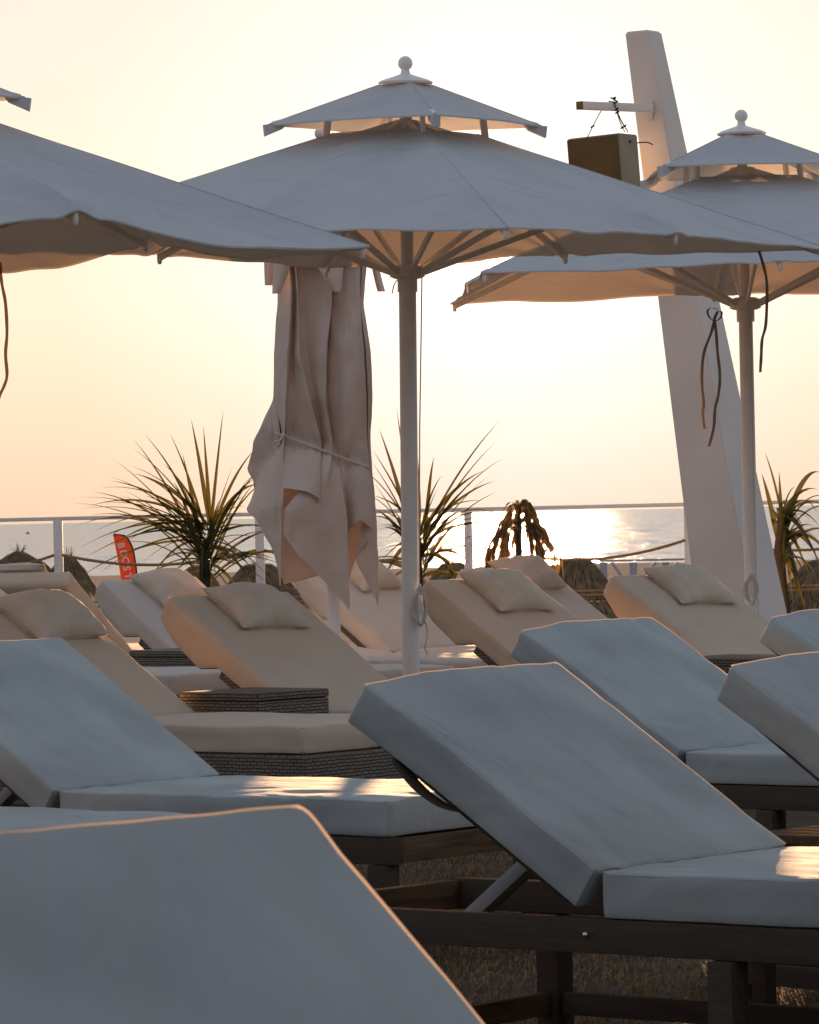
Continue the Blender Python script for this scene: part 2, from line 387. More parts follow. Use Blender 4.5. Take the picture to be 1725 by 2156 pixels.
def cushion(name, cb, m, o):
    c_ = mesh_obj(name, cb[0], m, o); mesh_obj('piping', cb[1], M['welt'], c_, uv=None); return c_
def white_lounger(X, Y, psi, be, label, seed=0):
    D = W_; zh, wd, t, Lb, Ls = D['zh'], D['w'], D['t'], D['Lb'], D['Ls']; be = R(be)
    o = thing('sun_lounger', label, 'sun lounger', (X, Y, 0), -R(psi), 'white sun loungers with dark wood frames')
    bf = back_frame(zh, be, Lb)
    def bfs(p, b, q):   # the head edge of the cushion sags a little at its near corner
        k = max(0, 1 - p / .25) * max(0, 1 - b / .22)
        return bf(p + .012 * k, b + .004 * k, q + .016 * k)
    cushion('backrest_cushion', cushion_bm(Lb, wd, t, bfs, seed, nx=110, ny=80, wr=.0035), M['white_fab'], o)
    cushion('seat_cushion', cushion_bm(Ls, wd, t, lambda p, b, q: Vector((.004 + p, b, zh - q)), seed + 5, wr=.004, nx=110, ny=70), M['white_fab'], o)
    zr = zh - t - .002
    for y in (.0, wd - .04):
        b = bmesh.new(); box(b, -.90, Ls + .02, y, y + .04, zr - .07, zr, .004); mesh_obj('side_rail', b, M['wood'], o)
    for x in (-.90, -.02, Ls - .02):
        b = bmesh.new(); box(b, x, x + .035, .042, wd - .042, zr - .068, zr - .003, .003); mesh_obj('cross_rail', b, M['wood_lat'], o)
    for x in (-.65, .27, Ls - .06):
        for y in (-.012, wd - .048):
            b = bmesh.new(); box(b, x, x + .06, y, y + .06, 0, zr - .0715, .004); mesh_obj('leg', b, M['wood'], o)
    for y in (.005, wd - .035):
        b = bmesh.new(); box(b, -.588, .268, y, y + .025, .055, .105, .003); mesh_obj('stretcher', b, M['wood'], o)
    b = bmesh.new(); box(b, -.635, -.61, .05, wd - .05, .055, .105, .003); mesh_obj('stretcher', b, M['wood_lat'], o)
    # slatted frame of the backrest
    b = bmesh.new()
    for y in (.05, wd - .085): box(b, .0, Lb - .06, y, y + .035, t + .002, t + .030, .003, lambda c: bf(c.x, c.y, c.z))
    for k in range(7): x = .05 + k * .092; box(b, x, x + .06, .087, wd - .087, t + .003, t + .018, .002, lambda c: bf(c.x, c.y, c.z))
    mesh_obj('backrest_frame', b, M['wood'], o)
    b = bmesh.new()
    for k in range(11): x = .06 + k * .098; box(b, x, x + .07, .042, wd - .042, zr - .022, zr - .004, .002)
    mesh_obj('seat_slats', b, M['wood_lat'], o)
    b = bmesh.new(); q = bf(Lb * .70, 0, t + .03)
    beam(b, (q.x, .14, q.z), (q.x - .20, .14, zr - .04), .05, .03)
    mesh_obj('support_strut', b, M['greymetal'], o)
    b = bmesh.new(); ball(b, (-.03, -.004, zr - .032), .007, 10); mesh_obj('bolt', b, M['steel'], o)
    b = bmesh.new()
    for j in ((0,) if seed == 2 else ()):
        pts = smoothpts([bf(.17, .015, t + .004), bf(.185, .01, t + .012), bf(.25, .012, t + .026), bf(.32, .015, t + .022), bf(.37, .02, t + .004)])
        strip(b, pts, .045, Vector((0, 1, 0)))
    if seed == 2: mesh_obj('strap', b, M['webbing'], o)
    else: b.free()
    return o

def wicker_lounger(X, Y, psi, be, label, seed=0, zh=.42):
    D = B_; zh, wd, t, Lb, Ls = zh, D['w'], D['t'], D['Lb'], D['Ls']; be = R(be); fab = M['pale_fab' if seed in (13, 15, 17, 19, 20) else 'beige_fab']
    o = thing('wicker_lounger', label, 'sun lounger', (X, Y, 0), -R(psi), 'beige sun loungers on wicker bases')
    bf = back_frame(zh, be, Lb)
    knots = [(0, .10), (.13, .150), (.30, .162), (.36, .12), (.385, .10), (9, .10)]
    def prof(p):
        for (a, qa), (b, qb) in zip(knots, knots[1:]):
            if p <= b: return qa + (qb - qa) * (p - a) / (b - a)
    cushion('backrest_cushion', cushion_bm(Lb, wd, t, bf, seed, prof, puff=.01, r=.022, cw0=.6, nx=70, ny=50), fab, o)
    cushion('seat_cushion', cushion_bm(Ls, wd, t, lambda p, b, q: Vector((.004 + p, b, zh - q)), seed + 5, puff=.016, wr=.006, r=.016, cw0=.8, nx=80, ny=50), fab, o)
    b = bmesh.new()
    box(b, .40, Lb + .0, .02, wd - .02, t + .002, t + .035, .006, lambda c: bf(c.x, c.y, c.z)); mesh_obj('backrest_frame', b, M['wicker'], o, uv=True)
    b = bmesh.new(); box(b, -.82, Ls + .03, -.012, wd + .012, .03, zh - t - .003, .008); mesh_obj('wicker_base', b, M['wicker'], o, uv=True)
    for x in (-.8, Ls - .05):
        for y in (.0, wd - .05):
            b = bmesh.new(); box(b, x, x + .05, y, y + .05, 0, .0295); mesh_obj('foot', b, M['greymetal'], o)
    o['seat_height'] = zh
    return o

def pillow(lo, be, p, b, sp, sb, T, rot, label, seed, mtl='pillow_fab', q0=0.0, zh=None, Lb=None):
    """a soft pillow resting on the backrest of lounger lo (p from the head, b from the near side)"""
    zh = lo.get('seat_height', B_['zh']); Lb = Lb or B_['Lb']
    bf = back_frame(zh, R(be), Lb)
    M4 = Matrix.Translation(lo.location) @ Matrix.Rotation(lo.rotation_euler.z, 4, 'Z')
    o_ = bf(p, b, 0); ex = (bf(p + 1, b, 0) - o_); ey = Vector((0, 1, 0)); ez = ex.cross(ey)
    c, s = math.cos(R(rot)), math.sin(R(rot))
    bm = bmesh.new(); N = 22; top, bot = [], []
    for i in range(N + 1):
        rt, rb = [], []
        for j in range(N + 1):
            u = -1 + 2 * i / N; v = -1 + 2 * j / N
            su = math.copysign(abs(u) ** .8, u); sv = math.copysign(abs(v) ** .8, v)
            pin = 1 - .13 * (1 - abs(sv) ** 2) * abs(su) ** 3; pin2 = 1 - .13 * (1 - abs(su) ** 2) * abs(sv) ** 3
            x = su * sp / 2 * pin; y = sv * sb / 2 * pin2
            h = ((1 - su ** 2) * (1 - sv ** 2)); h = max(h, 0) ** .5
            k = 1 + .22 * nz((u, v, 0), 1.6, seed)
            wv = .006 * nz((u * 3, v * 1.2, 0), 2.2, seed + 4) * min(1, h * 3)
            zt = T * (.28 + .72 * h * k) + wv if h > 0 else T * .28
            zb = T * .28 * (1 - min(1, h * 2.4)) 
            P = lambda zz: Vector((x * c - y * s, x * s + y * c, zz + .002 + q0))
            rt.append(P(zt)); rb.append(P(zb))
        top.append(rt); bot.append(rb)
    vt = quadstrip(bm, top); vb = quadstrip(bm, bot)
    bmesh.ops.remove_doubles(bm, verts=bm.verts, dist=.0004)
    # seam, drawn as a thin fin that gives a sunlit rim
    rim = [top[0][j] for j in range(N + 1)] + [top[i][N] for i in range(1, N + 1)] + [top[N][j] for j in range(N - 1, -1, -1)] + [top[i][0] for i in range(N - 1, -1, -1)]
    wb = bmesh.new(); quadstrip(wb, [[q_, Vector((q_.x * 1.022, q_.y * 1.018, q_.z + .001))] for q_ in rim])
    ob = mesh_obj('pillow', bm, M[mtl]); mesh_obj('piping', wb, M['welt'], ob, uv=None)
    rm = Matrix((ex, ey, ez)).transposed().to_4x4()
    ob.matrix_world = M4 @ Matrix.Translation(o_) @ rm
    return tag(ob, label, 'pillow', 'head pillows on the beige loungers')

# near white loungers ---------------------------------------------------------
L1 = white_lounger(-.152, 2.824, 41.1, 42.1, 'white sun lounger filling the bottom left corner, nearest of all', 1)
L2 = white_lounger(.363, 8.66, 38.4, 33.1, 'white sun lounger in the right foreground whose wooden rail, bolt and legs show', 2)
L3 = white_lounger(.802, 12.85, 39.5, 32.2, 'white sun lounger directly behind the right foreground one, its seat half hidden', 3)
L4 = white_lounger(1.157, 9.64, 47.5, 31.5, 'white sun lounger cut by the right edge, wooden backrest board poking out below', 4)
L5 = white_lounger(1.62, 13.45, 40.0, 32.8, 'white sun lounger with only its head corner in view at the right edge', 5)
LA = white_lounger(-.985, 11.68, 37.8, 33.2, 'white sun lounger at the left edge with a sunlit patch on its seat', 6)
LB = white_lounger(-1.68, 10.68, 41.0, 33.0, 'white sun lounger of which only the seat shows, just above the nearest backrest', 7)
# beige loungers on wicker -----------------------------------------------------
B1 = wicker_lounger(-1.292, 16.01, 37.5, 33.4, 'beige lounger at the left edge, its thick seat and wicker base in view', 11, .428)
B2 = wicker_lounger(-.466, 16.94, 39.4, 34.1, 'beige lounger left of the folded umbrella, wicker table in front of its backrest', 12, .412)
B3 = wicker_lounger(-1.12, 22.10, 39.4, 35.5, 'beige lounger below the red flag, left of the big spiky plant', 13, .397)
B4 = wicker_lounger(-1.635, 25.09, -62.0, 36.0, 'beige lounger seen from behind at the far left, turned away under the rope', 14)
B5 = wicker_lounger(-.12, 23.9, 39.8, 35.4, 'beige lounger behind the folded umbrella and the centre pole', 15)
B6 = wicker_lounger(.589, 18.99, 39.7, 34.4, 'beige lounger right of the centre pole with the large creased pillow', 16)
B7 = wicker_lounger(.79, 22.9, 40.1, 34.0, 'beige lounger below the dead plant, mostly hidden by the one in front', 17)
B8 = wicker_lounger(1.441, 19.46, 41.3, 33.6, 'beige lounger in front of the foot of the white pillar', 18)
B9 = wicker_lounger(-2.03, 20.94, 39.0, 30.0, 'beige lounger of which only a strip of seat shows, between the two left wicker backrests', 19, .446)
B10 = wicker_lounger(-.533, 22.77, 39.0, 8.0, 'flat beige lounger of which only the foot end shows, left of the centre pole', 20)
pillow(B1, 33.4, .18, .48, .31, .43, .115, 4, 'beige pillow at the left edge of the photo, on the leftmost backrest', 1)
pillow(B2, 34.1, .165, .38, .29, .41, .11, -3, 'plump beige pillow on the backrest left of the folded umbrella', 2)
pillow(B3, 35.5, .16, .40, .30, .42, .12, 5, 'beige pillow right of the red flag, in front of the spiky plant', 3)
pillow(B4, 36.0, .10, .40, .26, .46, .08, 0, 'thin flat pillow on top of the lounger seen from behind', 4)
pillow(B5, 35.4, .15, .44, .29, .40, .11, 4, 'pale pillow half hidden by the hem of the folded umbrella', 5)
pillow(B6, 34.4, .17, .40, .32, .40, .10, -2, 'creased beige pillow right of the centre pole, nearer of two', 6)
pillow(B7, 34.0, .14, .43, .29, .42, .12, 3, 'pale pillow below the dead plant, farther of two', 7)
pillow(B8, 33.6, .165, .42, .30, .42, .10, -3, 'beige pillow in front of the white pillar', 8)

# tables -------------------------------------------------------------------------
def wicker_table(X, Y, s, h, rot, label):
    o = thing('wicker_side_table', label, 'side table', (X, Y, 0), R(rot), 'wicker cube tables between the loungers')
    b = bmesh.new(); box(b, -s / 2, s / 2, -s / 2, s / 2, h - .035, h, .01); mesh_obj('table_top', b, M['wicker'], o, uv=True)
    b = bmesh.new(); box(b, -s / 2 + .002, s / 2 - .002, -s / 2 + .002, s / 2 - .002, .03, h - .036, .006); mesh_obj('table_body', b, M['wicker'], o, uv=True)
    for sx in (-1, 1):
        for sy in (-1, 1):
            b = bmesh.new(); box(b, sx * (s / 2 - .04) - .015, sx * (s / 2 - .04) + .015, sy * (s / 2 - .04) - .015, sy * (s / 2 - .04) + .015, 0, .0295); mesh_obj('foot', b, M['greymetal'], o)
    return o
def table_at(x, y, Y, s, psi, label):
    p0 = at(x, y, Y); a_ = R(psi); c = p0 + (-Vector((math.cos(a_), -math.sin(a_), 0)) + Vector((math.sin(a_), math.cos(a_), 0))) * s / 2
    return wicker_table(c.x, c.y, s, p0.z, -psi, label)
table_at(543, 1459, 16.46, .42, 40, 'wicker side table in front of the backrest left of the folded umbrella')
table_at(400, 1370, 21.2, .42, 40, 'wicker side table behind the leftmost backrest, only its top showing')
table_at(1572, 1386, 18.5, .42, 42, 'wicker side table whose top just shows below the pillow by the white pillar')
# slatted wooden table
o = thing('slatted_side_table', 'small wooden slatted table with sunlit top at the right edge', 'side table', (1.02, 9.62, 0), -R(43))
b = bmesh.new()
for k in range(6): box(b, -.21, .21, -.2 + k * .07, -.2 + k * .07 + .055, .425, .445, .002)
mesh_obj('table_top', b, M['wood_lat'], o)
b = bmesh.new(); box(b, -.2, .2, -.19, -.165, .375, .4245, .002); box(b, -.2, .2, .165, .19, .375, .4245, .002)
mesh_obj('apron', b, M['wood'], o)
for sx in (-.2, .16):
    for sy in (-.19, .15):
        b = bmesh.new(); box(b, sx, sx + .04, sy, sy + .04, 0, .3745, .003); mesh_obj('leg', b, M['wood'], o)

# ------------------------------------------------------------------ umbrellas
SH = dict(a=1.9, a2=.602, zc=.109, zm=.132, zp=.642, zb=.878)
def umbrella(X, Y, hz, tx, ty, th, label, seed=0, zc=None, zm=None, sag=.012, k=1.0, esag=.004):
    o = thing('double_top_umbrella', label, 'umbrella', (X, Y, 0), 0, 'open square umbrellas with two tiered canvas tops')
    zax = Vector((math.sin(tx), math.sin(ty), 1)).normalized(); xax = Vector((0, 1, 0)).cross(zax).normalized(); yax = zax.cross(xax)
    hub = Vector((0, 0, H + hz)); fl = lambda h: h if h > -1.5 else h / k
    a, a2 = SH['a'], SH['a2']; zc = SH['zc'] if zc is None else zc; zm = SH['zm'] if zm is None else zm
    def P(r, ang, h): return hub + xax * (r * k * math.cos(ang)) + yax * (r * k * math.sin(ang)) + zax * h * k
    lo = -(H + hz) / zax.z / k
    b = bmesh.new(); tube(b, [P(0, 0, lo), P(0, 0, -.02)], .0375, 24); mesh_obj('pole', b, M['frame'], o)
    b = bmesh.new(); tube(b, [P(0, 0, -.019), P(0, 0, .80)], .027, 20); mesh_obj('upper_pole', b, M['frame'], o)
    b = bmesh.new(); lathe(b, [(.26, 0), (.26, .05), (.24, .07), (.06, .075), (.045, .12), (.038, .121)], Vector((0, 0, 0)) + P(0, 0, lo) * 1.0, n=32); mesh_obj('base', b, M['greymetal'], o)
    b = bmesh.new(); lathe(b, [(.043, -.075), (.043, -.02), (.055, -.018), (.075, -.01), (.075, .03), (.05, .04), (.040, .041)], hub, zax, 24, k); mesh_obj('runner', b, M['frame'], o)
    b = bmesh.new(); lathe(b, [(.04, .60), (.06, .605), (.06, .66), (.04, .665)], hub, zax, 24, k); mesh_obj('crown_hub', b, M['frame'], o)
    # main canopy : sectors between 8 ribs
    f0 = .165; z0 = .605
    def eave(u):      # u in 0..8 ; even = corner
        i = int(u) % 8; f = u - int(u)
        def E(k): ang = th + k * math.pi / 4; return (a, ang, zc) if k % 2 == 0 else (a / 2 ** .5, ang, zm)
        r0, a0, h0 = E(i); r1, a1, h1 = E(i + 1)
        x = r0 * math.cos(a0) * (1 - f) + r1 * math.cos(a1) * f; y = r0 * math.sin(a0) * (1 - f) + r1 * math.sin(a1) * f
        k = math.sin(math.pi * f)
        g = 1 - .018 * k
        return x * g, y * g, h0 * (1 - f) + h1 * f - esag * k
    fold = .034 if seed == 2 else .020
    def surf(u, v, drop=0.0):
        x, y, ze = eave(u); f = f0 + (1 - f0) * v
        ribk = abs(math.sin(math.pi * (u - int(u))))
        z = z0 + (ze - z0) * v - sag * ribk * math.sin(math.pi * v) * .9
        near = max(0, 1 - ribk * 1.3) 
        wv = .010 * nz((x * f * 2, y * f * 2, 0), 1.6, seed) + .009 * nz((u * 4, v * 1.2, 0), 1.3, seed + 2) * v
        wv *= (1 - near * .6)
        # drag folds running into the tip of each middle rib
        for c_ in (1, 3, 5, 7):
            du = (u - c_ + 4) % 8 - 4
            if abs(du) < 1:
                dv = 1.04 - v; th_ = math.atan2(du * 1.1, dv)
                wv += fold * math.cos(th_ * 9) * math.exp(-((math.hypot(du * 1.1, dv)) / .42) ** 2) * min(1, dv * 6) * (1 - abs(du)) - fold * .0
        return hub + (xax * (x * f) + yax * (y * f) + zax * (z + wv - drop)) * k
    b = bmesh.new(); NU, NV = 320, 44
    rows = [[surf(8 * i / NU, j / NV) for i in range(NU)] for j in range(NV + 1)]
    rows.append([surf(8 * i / NU, 1.0, .007) for i in range(NU)])
    quadstrip(b, rows, True)
    for i in (0, 2, 4, 6):    # ridge seams over the corner ribs
        pts = [surf(i, j / 14, -.0015) for j in range(15)]
        tube(b, pts, .0014, 4, False)
    mesh_obj('canopy', b, M['canvas'], o)
    # pagoda
    def psurf(u, v):
        i = int(u) % 4; f = u - int(u)
        A0 = th + i * math.pi / 2; A1 = A0 + math.pi / 2
        x = a2 * (math.cos(A0) * (1 - f) + math.cos(A1) * f); y = a2 * (math.sin(A0) * (1 - f) + math.sin(A1) * f)
        g = .19 + .81 * v
        z = .815 + (SH['zp'] + .0 - .815) * v - .018 * math.sin(math.pi * v) * abs(math.sin(math.pi * f)) + .006 * math.sin(math.pi * f) * v
        z += .003 * nz((x * 3, y * 3, 0), 2.2, seed + 7)
        return hub + (xax * x * g + yax * y * g + zax * z) * k
    b = bmesh.new(); NU = 64
    rows = [[psurf(4 * i / NU, j / 14) for i in range(NU)] for j in range(15)]
    rows.append([psurf(4 * i / NU, 1.0) - zax * .007 for i in range(NU)])
    quadstrip(b, rows, True)
    for i in range(4): tube(b, [psurf(i, j / 10) + zax * .0015 for j in range(11)], .0014, 4, False)
    mesh_obj('top_canopy', b, M['canvas'], o)
    b = bmesh.new(); lathe(b, [(.115, .818), (.118, .826), (.10, .836), (.05, .852), (.022, .862), (.018, .875), (.018, .89)], hub, zax, 36, k); mesh_obj('crown_disc', b, M['frame'], o)
    b = bmesh.new(); ball(b, P(0, 0, .908), .0315 * k, 28); mesh_obj('finial', b, M['frame'], o)
    # top ribs, posts
    for i in range(4):
        ang = th + i * math.pi / 2
        b = bmesh.new(); beam(b, P(.05, ang, .775), P(a2 * .97, ang, SH['zp'] + .002), .016, .022, zax); mesh_obj('top_rib', b, M['frame'], o)
        b = bmesh.new(); 
        A1_, A2_, A3_, A4_ = P(a2 * .86, ang, SH['zp'] + .008), P(a2 * 1.035, ang, SH['zp'] - .002), P(a2 * 1.025, ang, SH['zp'] - .052), P(a2 * .90, ang, SH['zp'] - .020)
        sd_ = (xax * -math.sin(ang) + yax * math.cos(ang)) * .017 * k
        q4 = [A1_, A2_, A3_, A4_]
        vv = [[b.verts.new(p_ + sd_ * sg_) for p_ in q4] for sg_ in (-1, 1)]
        b.faces.new(vv[0]); b.faces.new(list(reversed(vv[1])))
        for j_ in range(4): b.faces.new((vv[0][j_], vv[0][(j_ + 1) % 4], vv[1][(j_ + 1) % 4], vv[1][j_]))
        mesh_obj('corner_pocket', b, M['canvas'], o)
        b = bmesh.new(); beam(b, P(.335, ang, .715), P(.355, ang, .545), .018, .030, zax); mesh_obj('post', b, M['frame'], o)
        b = bmesh.new(); q0 = P(a2, ang, SH['zp'])
    for i in range(8):
        ang = th + i * math.pi / 4; cor = i % 2 == 0
        re, ze = (a, zc) if cor else (a / 2 ** .5, zm)
        b = bmesh.new(); beam(b, P(.055, ang, .645 if cor else .64), P(re * .985, ang, ze - .018), .018, .030, zax); rb = mesh_obj('rib', b, M['frame'], o)
        b = bmesh.new(); q = P(re * .985, ang, ze - .022)
        lathe(b, [(.005, -.026), (.010, -.02), (.012, 0), (.011, .02), (.005, .026)], q, zax, 12); mesh_obj('rib_cap', b, M['frame'], rb)
        mid = .52 if cor else .56
        f = mid; zr = .64 + (ze - .018 - .64) * f
        b = bmesh.new(); beam(b, P(.07, ang, .008), P(re * f, ang, zr - .02), .016, .026, zax); mesh_obj('strut', b, M['frame'], rb)
    return o, P

U1, P1 = umbrella(.015, 18.41, 1.034, .014, -.018, .207, 'large open umbrella in the middle, sun shining past its right rim', 1)
U2, P2 = umbrella(-2.021, 16.04, .972, .033, -.011, -.072, 'open umbrella reaching in from the left edge, its pole out of view', 2, zc=.095, zm=.160, sag=.05, esag=.055)
U3, P3 = umbrella(1.825, 22.9, 1.075, .002, .001, -.745, 'open umbrella on the right in front of the leaning white pillar', 3, k=1.12)

U5, P5 = umbrella(-.85, 4.7, 1.10, .0, .0, .15, 'unseen open umbrella added to shade the nearest white lounger, above the top of the picture', 5)  # out of view, put in to darken the nearest lounger
U6, P6 = umbrella(2.45, 6.9, 1.06, .0, .0, .25, 'unseen open umbrella added to shade the loungers in the right foreground, outside the picture', 6)  # also unseen, added for its shade on the right foreground

def ribbon(parent, name, pts, Y, wd=.014, m='ribbon', tw=0, seed=0):
    o = parent.location; random.seed(seed)
    ps = smoothpts([at(x, y, Y) - o for x, y in pts], 6)
    sides = []
    for i in range(len(ps)):
        an = .5 * math.sin(i * .5 + seed); sides.append(Vector((math.cos(an), math.sin(an), 0)))
    b = bmesh.new(); strip(b, ps, wd, sides); b2 = mesh_obj(name, b, M[m], parent, uv=None); return b2
ribbon(U3, 'tie_ribbon', [(1512, 655), (1506, 668), (1498, 700), (1482, 745), (1478, 800), (1482, 850), (1480, 870), (1484, 903)], 22.2, .016, seed=1)
ribbon(U3, 'tie_ribbon', [(1504, 668), (1508, 700), (1511, 740), (1516, 790), (1513, 830), (1506, 860), (1503, 900), (1493, 940)], 22.2, .016, seed=2)
ribbon(U3, 'tie_ribbon', [(1512, 652), (1498, 648), (1490, 655), (1494, 668), (1506, 676), (1518, 668), (1519, 656), (1508, 655)], 22.18, .012, seed=4)
ribbon(U1, 'tie_ribbon', [(1598, 528), (1608, 560), (1615, 600), (1613, 680), (1605, 715), (1603, 750), (1601, 784)], 18.9, seed=3)
ribbon(U2, 'tie_ribbon', [(0, 552), (2, 580), (5, 602), (12, 640), (15, 700), (12, 745), (15, 790), (8, 815), (0, 832), (-10, 870)], 17.4, seed=5)
ribbon(U1, 'tie_ribbon', [(838, 588), (830, 600), (826, 618)], 18.3, .006, seed=6)

def cord_and_cleat(parent, P, xs, Y, clx, cly, tail, front=False):
    o = parent.location
    b = bmesh.new(); tube(b, [at(x, y, Y) - o for x, y in xs], .0032, 6); mesh_obj('crank_cord', b, M['cord'], parent)
    c = at(clx, cly, Y) - o
    b = bmesh.new(); box(b, c.x - .012, c.x + .012, c.y - .006, c.y + .012, c.z - .06, c.z + .06, .004)
    beam(b, c + Vector((0, -.02, .045)), c + Vector((0, -.045, .085)), .014, .014); beam(b, c + Vector((0, -.02, -.045)), c + Vector((0, -.045, -.085)), .014, .014)
    mesh_obj('cleat', b, M['frame'], parent)
    b = bmesh.new(); random.seed(int(clx))
    for k in range(7):
        wx = .020 + .003 * k * (1 if front else .55); hz_ = .085 - .004 * k; off = random.uniform(-.006, .006)
        pts = []
        for i in range(21):
            t_ = 2 * math.pi * i / 20
            pts.append(c + Vector((math.sin(t_) * wx + off, -.024 - .003 * k + .004 * math.cos(3 * t_), math.cos(t_) * hz_ + off - .01)))
        tube(b, pts, .0036, 6)
    tp = smoothpts([at(x, y, Y - .03) - o for x, y in tail], 5); tube(b, tp, .0036, 6)
    mesh_obj('rope_coil', b, M['cord'], parent)
cord_and_cleat(U1, P1, [(889, 556), (887, 700), (884, 900), (883, 1245)], 18.41, 885, 1272, [(890, 1300), (899, 1320), (898, 1350), (894, 1362), (901, 1378)])
cord_and_cleat(U3, P3, [(1580, 668), (1583, 800), (1587, 1000), (1592, 1235)], 22.85, 1581, 1237, [(1590, 1250), (1597, 1265), (1597, 1290), (1600, 1305)], True)

# folded umbrella ---------------------------------------------------------------
UF = Vector((at(702, 1300, 22.3).x, 22.3, 0))
o4 = thing('folded_umbrella', 'closed umbrella with its canvas tied round the pole, hem hanging in points', 'umbrella', UF)
def fz(x, y, dd=0):      # from a fold-study grid (0.649 px) to a point at the umbrella's depth
    return at(419.6 + .3892 * x, 509.5 + .3892 * y, 22.3 + dd) - UF
b = bmesh.new(); tube(b, [Vector((0, 0, 0)), fz(690, 100) * 1.0], .034, 20); mesh_obj('pole', b, M['frame'], o4)
b = bmesh.new(); lathe(b, [(.26, 0), (.26, .05), (.24, .07), (.06, .075), (.045, .12), (.036, .121)], Vector((0, 0, 0)), n=32); mesh_obj('base', b, M['greymetal'], o4)
# plan curves: control points (x, depth) at each level; u = 0..N-1 going round
CT = [  # name: x at levels, depth (m, negative = towards camera) at levels
 # y:        120  330  600  850 1080 1250 1450 1700 1950     depth upper, tie, lower   hem
 ([430, 425, 405, 405, 442, 335, 258, 300, 320], .03, .01, .06, 1440),
 ([455, 450, 430, 428, 452, 365, 300, 345, 360], -.06, -.04, -.05, 1500),
 ([480, 478, 470, 464, 458, 400, 352, 400, 420], -.16, -.10, -.13, 1640),
 ([490, 500, 478, 468, 462, 452, 440, 436, 440], -.19, -.13, -.20, 1860),
 ([502, 512, 498, 480, 466, 458, 452, 446, 450], -.12, -.10, -.27, 1330),
 ([508, 520, 505, 500, 500, 500, 500, 490, 490], -.10, -.09, -.30, 1335),
 ([515, 528, 520, 560, 600, 590, 590, 560, 560], -.17, -.12, -.31, 1350),
 ([522, 536, 542, 600, 658, 655, 650, 620, 600], -.22, -.15, -.27, 1395),
 ([530, 540, 548, 602, 662, 640, 600, 560, 560], -.15, -.11, -.21, 1440),
 ([545, 552, 575, 625, 666, 600, 520, 480, 480], -.10, -.09, -.19, 1500),
 ([600, 600, 600, 640, 672, 610, 460, 452, 460], -.12, -.10, -.24, 1560),
 ([690, 680, 650, 662, 690, 640, 540, 500, 520], -.19, -.13, -.26, 1650),
 ([722, 718, 685, 682, 718, 700, 640, 620, 640], -.23, -.16, -.23, 1780),
 ([726, 716, 690, 688, 722, 722, 720, 715, 720], -.15, -.12, -.20, 1880),
 ([732, 706, 694, 694, 724, 760, 790, 800, 806], -.10, -.09, -.22, 1985),
 ([745, 720, 712, 714, 735, 770, 800, 806, 808], -.13, -.10, -.16, 1940),
 ([800, 790, 800, 800, 800, 810, 800, 815, 812], -.21, -.15, -.11, 1560),
 ([850, 850, 865, 870, 870, 880, 880, 850, 830], -.22, -.16, -.20, 1500),
 ([868, 872, 888, 900, 905, 925, 948, 930, 900], -.18, -.14, -.18, 1560),
 ([874, 868, 896, 908, 910, 920, 900, 850, 820], -.10, -.09, -.11, 1700),
 ([884, 872, 905, 915, 915, 928, 935, 900, 880], -.13, -.10, -.12, 1800),
 ([900, 880, 922, 933, 924, 936, 955, 965, 966], -.08, -.05, -.08, 1960),
 ([905, 890, 928, 936, 922, 935, 950, 960, 955], .02, .02, .02, 1800),
 ([880, 870, 890, 900, 890, 900, 910, 900, 900], .14, .10, .14, 1500),
 ([780, 780, 790, 790, 790, 790, 790, 790, 790], .22, .16, .22, 1880),
 ([660, 660, 660, 670, 680, 660, 650, 650, 650], .24, .17, .26, 1800),
 ([540, 540, 540, 550, 570, 520, 470, 460, 460], .20, .15, .24, 1850),
 ([470, 460, 450, 440, 330, 268, 258, 270, 280], .14, .10, .20, 1180),
 ([445, 440, 420, 400, 300, 290, 300, 300, 300], .10, .06, .15, 1290),
 ([438, 432, 410, 402, 400, 330, 290, 290, 300], .07, .04, .11, 1330),
]
LV = [120, 330, 600, 850, 1080, 1250, 1450, 1700, 1950]
def lerp_lv(vals, y):
    for k in range(len(LV) - 1):
        if y <= LV[k + 1] or k == len(LV) - 2:
            f = (y - LV[k]) / (LV[k + 1] - LV[k]); f = max(0, min(1.3, f)); f2 = f
            return vals[k] * (1 - f2) + vals[k + 1] * f2
def ctl(i, y):
    xs, d0, d1, d2, hem = CT[i % len(CT)]
    x = lerp_lv(xs, y)
    ds = [d0 * .72, d0 * .9, d0, d0 * .95, d1, (d1 + d2) / 2, d2, d2, d2 * .95]
    return x, lerp_lv(ds, y) * .85
def cr(a, b, c, d, t): return .5 * ((2 * b) + (c - a) * t + (2 * a - 5 * b + 4 * c - d) * t * t + (3 * b - a - 3 * c + d) * t ** 3)
bm = bmesh.new(); NC = len(CT); SUB = 5; NR = 60; cols = []
for i in range(NC):
    for k in range(SUB):
        t_ = k / SUB; hs = [CT[(i + j) % NC][4] for j in (-1, 0, 1, 2)]
        hem = hs[1] * (1 - t_) + hs[2] * t_
        col = []
        for j in range(NR + 1):
            y = 95 + (hem - 95) * j / NR
            cs = [ctl(i + m_, y) for m_ in (-1, 0, 1, 2)]
            x = cr(cs[0][0], cs[1][0], cs[2][0], cs[3][0], t_); d = cr(cs[0][1], cs[1][1], cs[2][1], cs[3][1], t_)
            P_ = fz(x, y, d); 
            tie = math.exp(-((y - (1045 + (x - 450) * .375)) / 60) ** 2)
            P_ += Vector((.004 * nz((x * .02, y * .01, 0), 1, 3), .014 * nz((x * .012, y * .008, 0), 1, 8) + .010 * nz((x * .05, y * .005, 0), 1, 2) + .014 * (tie + .3) * nz((x * .075, y * .012, 0), 1, 6) + .03 * tie * (1 if d < 0 else -1), 0))
            col.append(P_)
        cols.append(col)
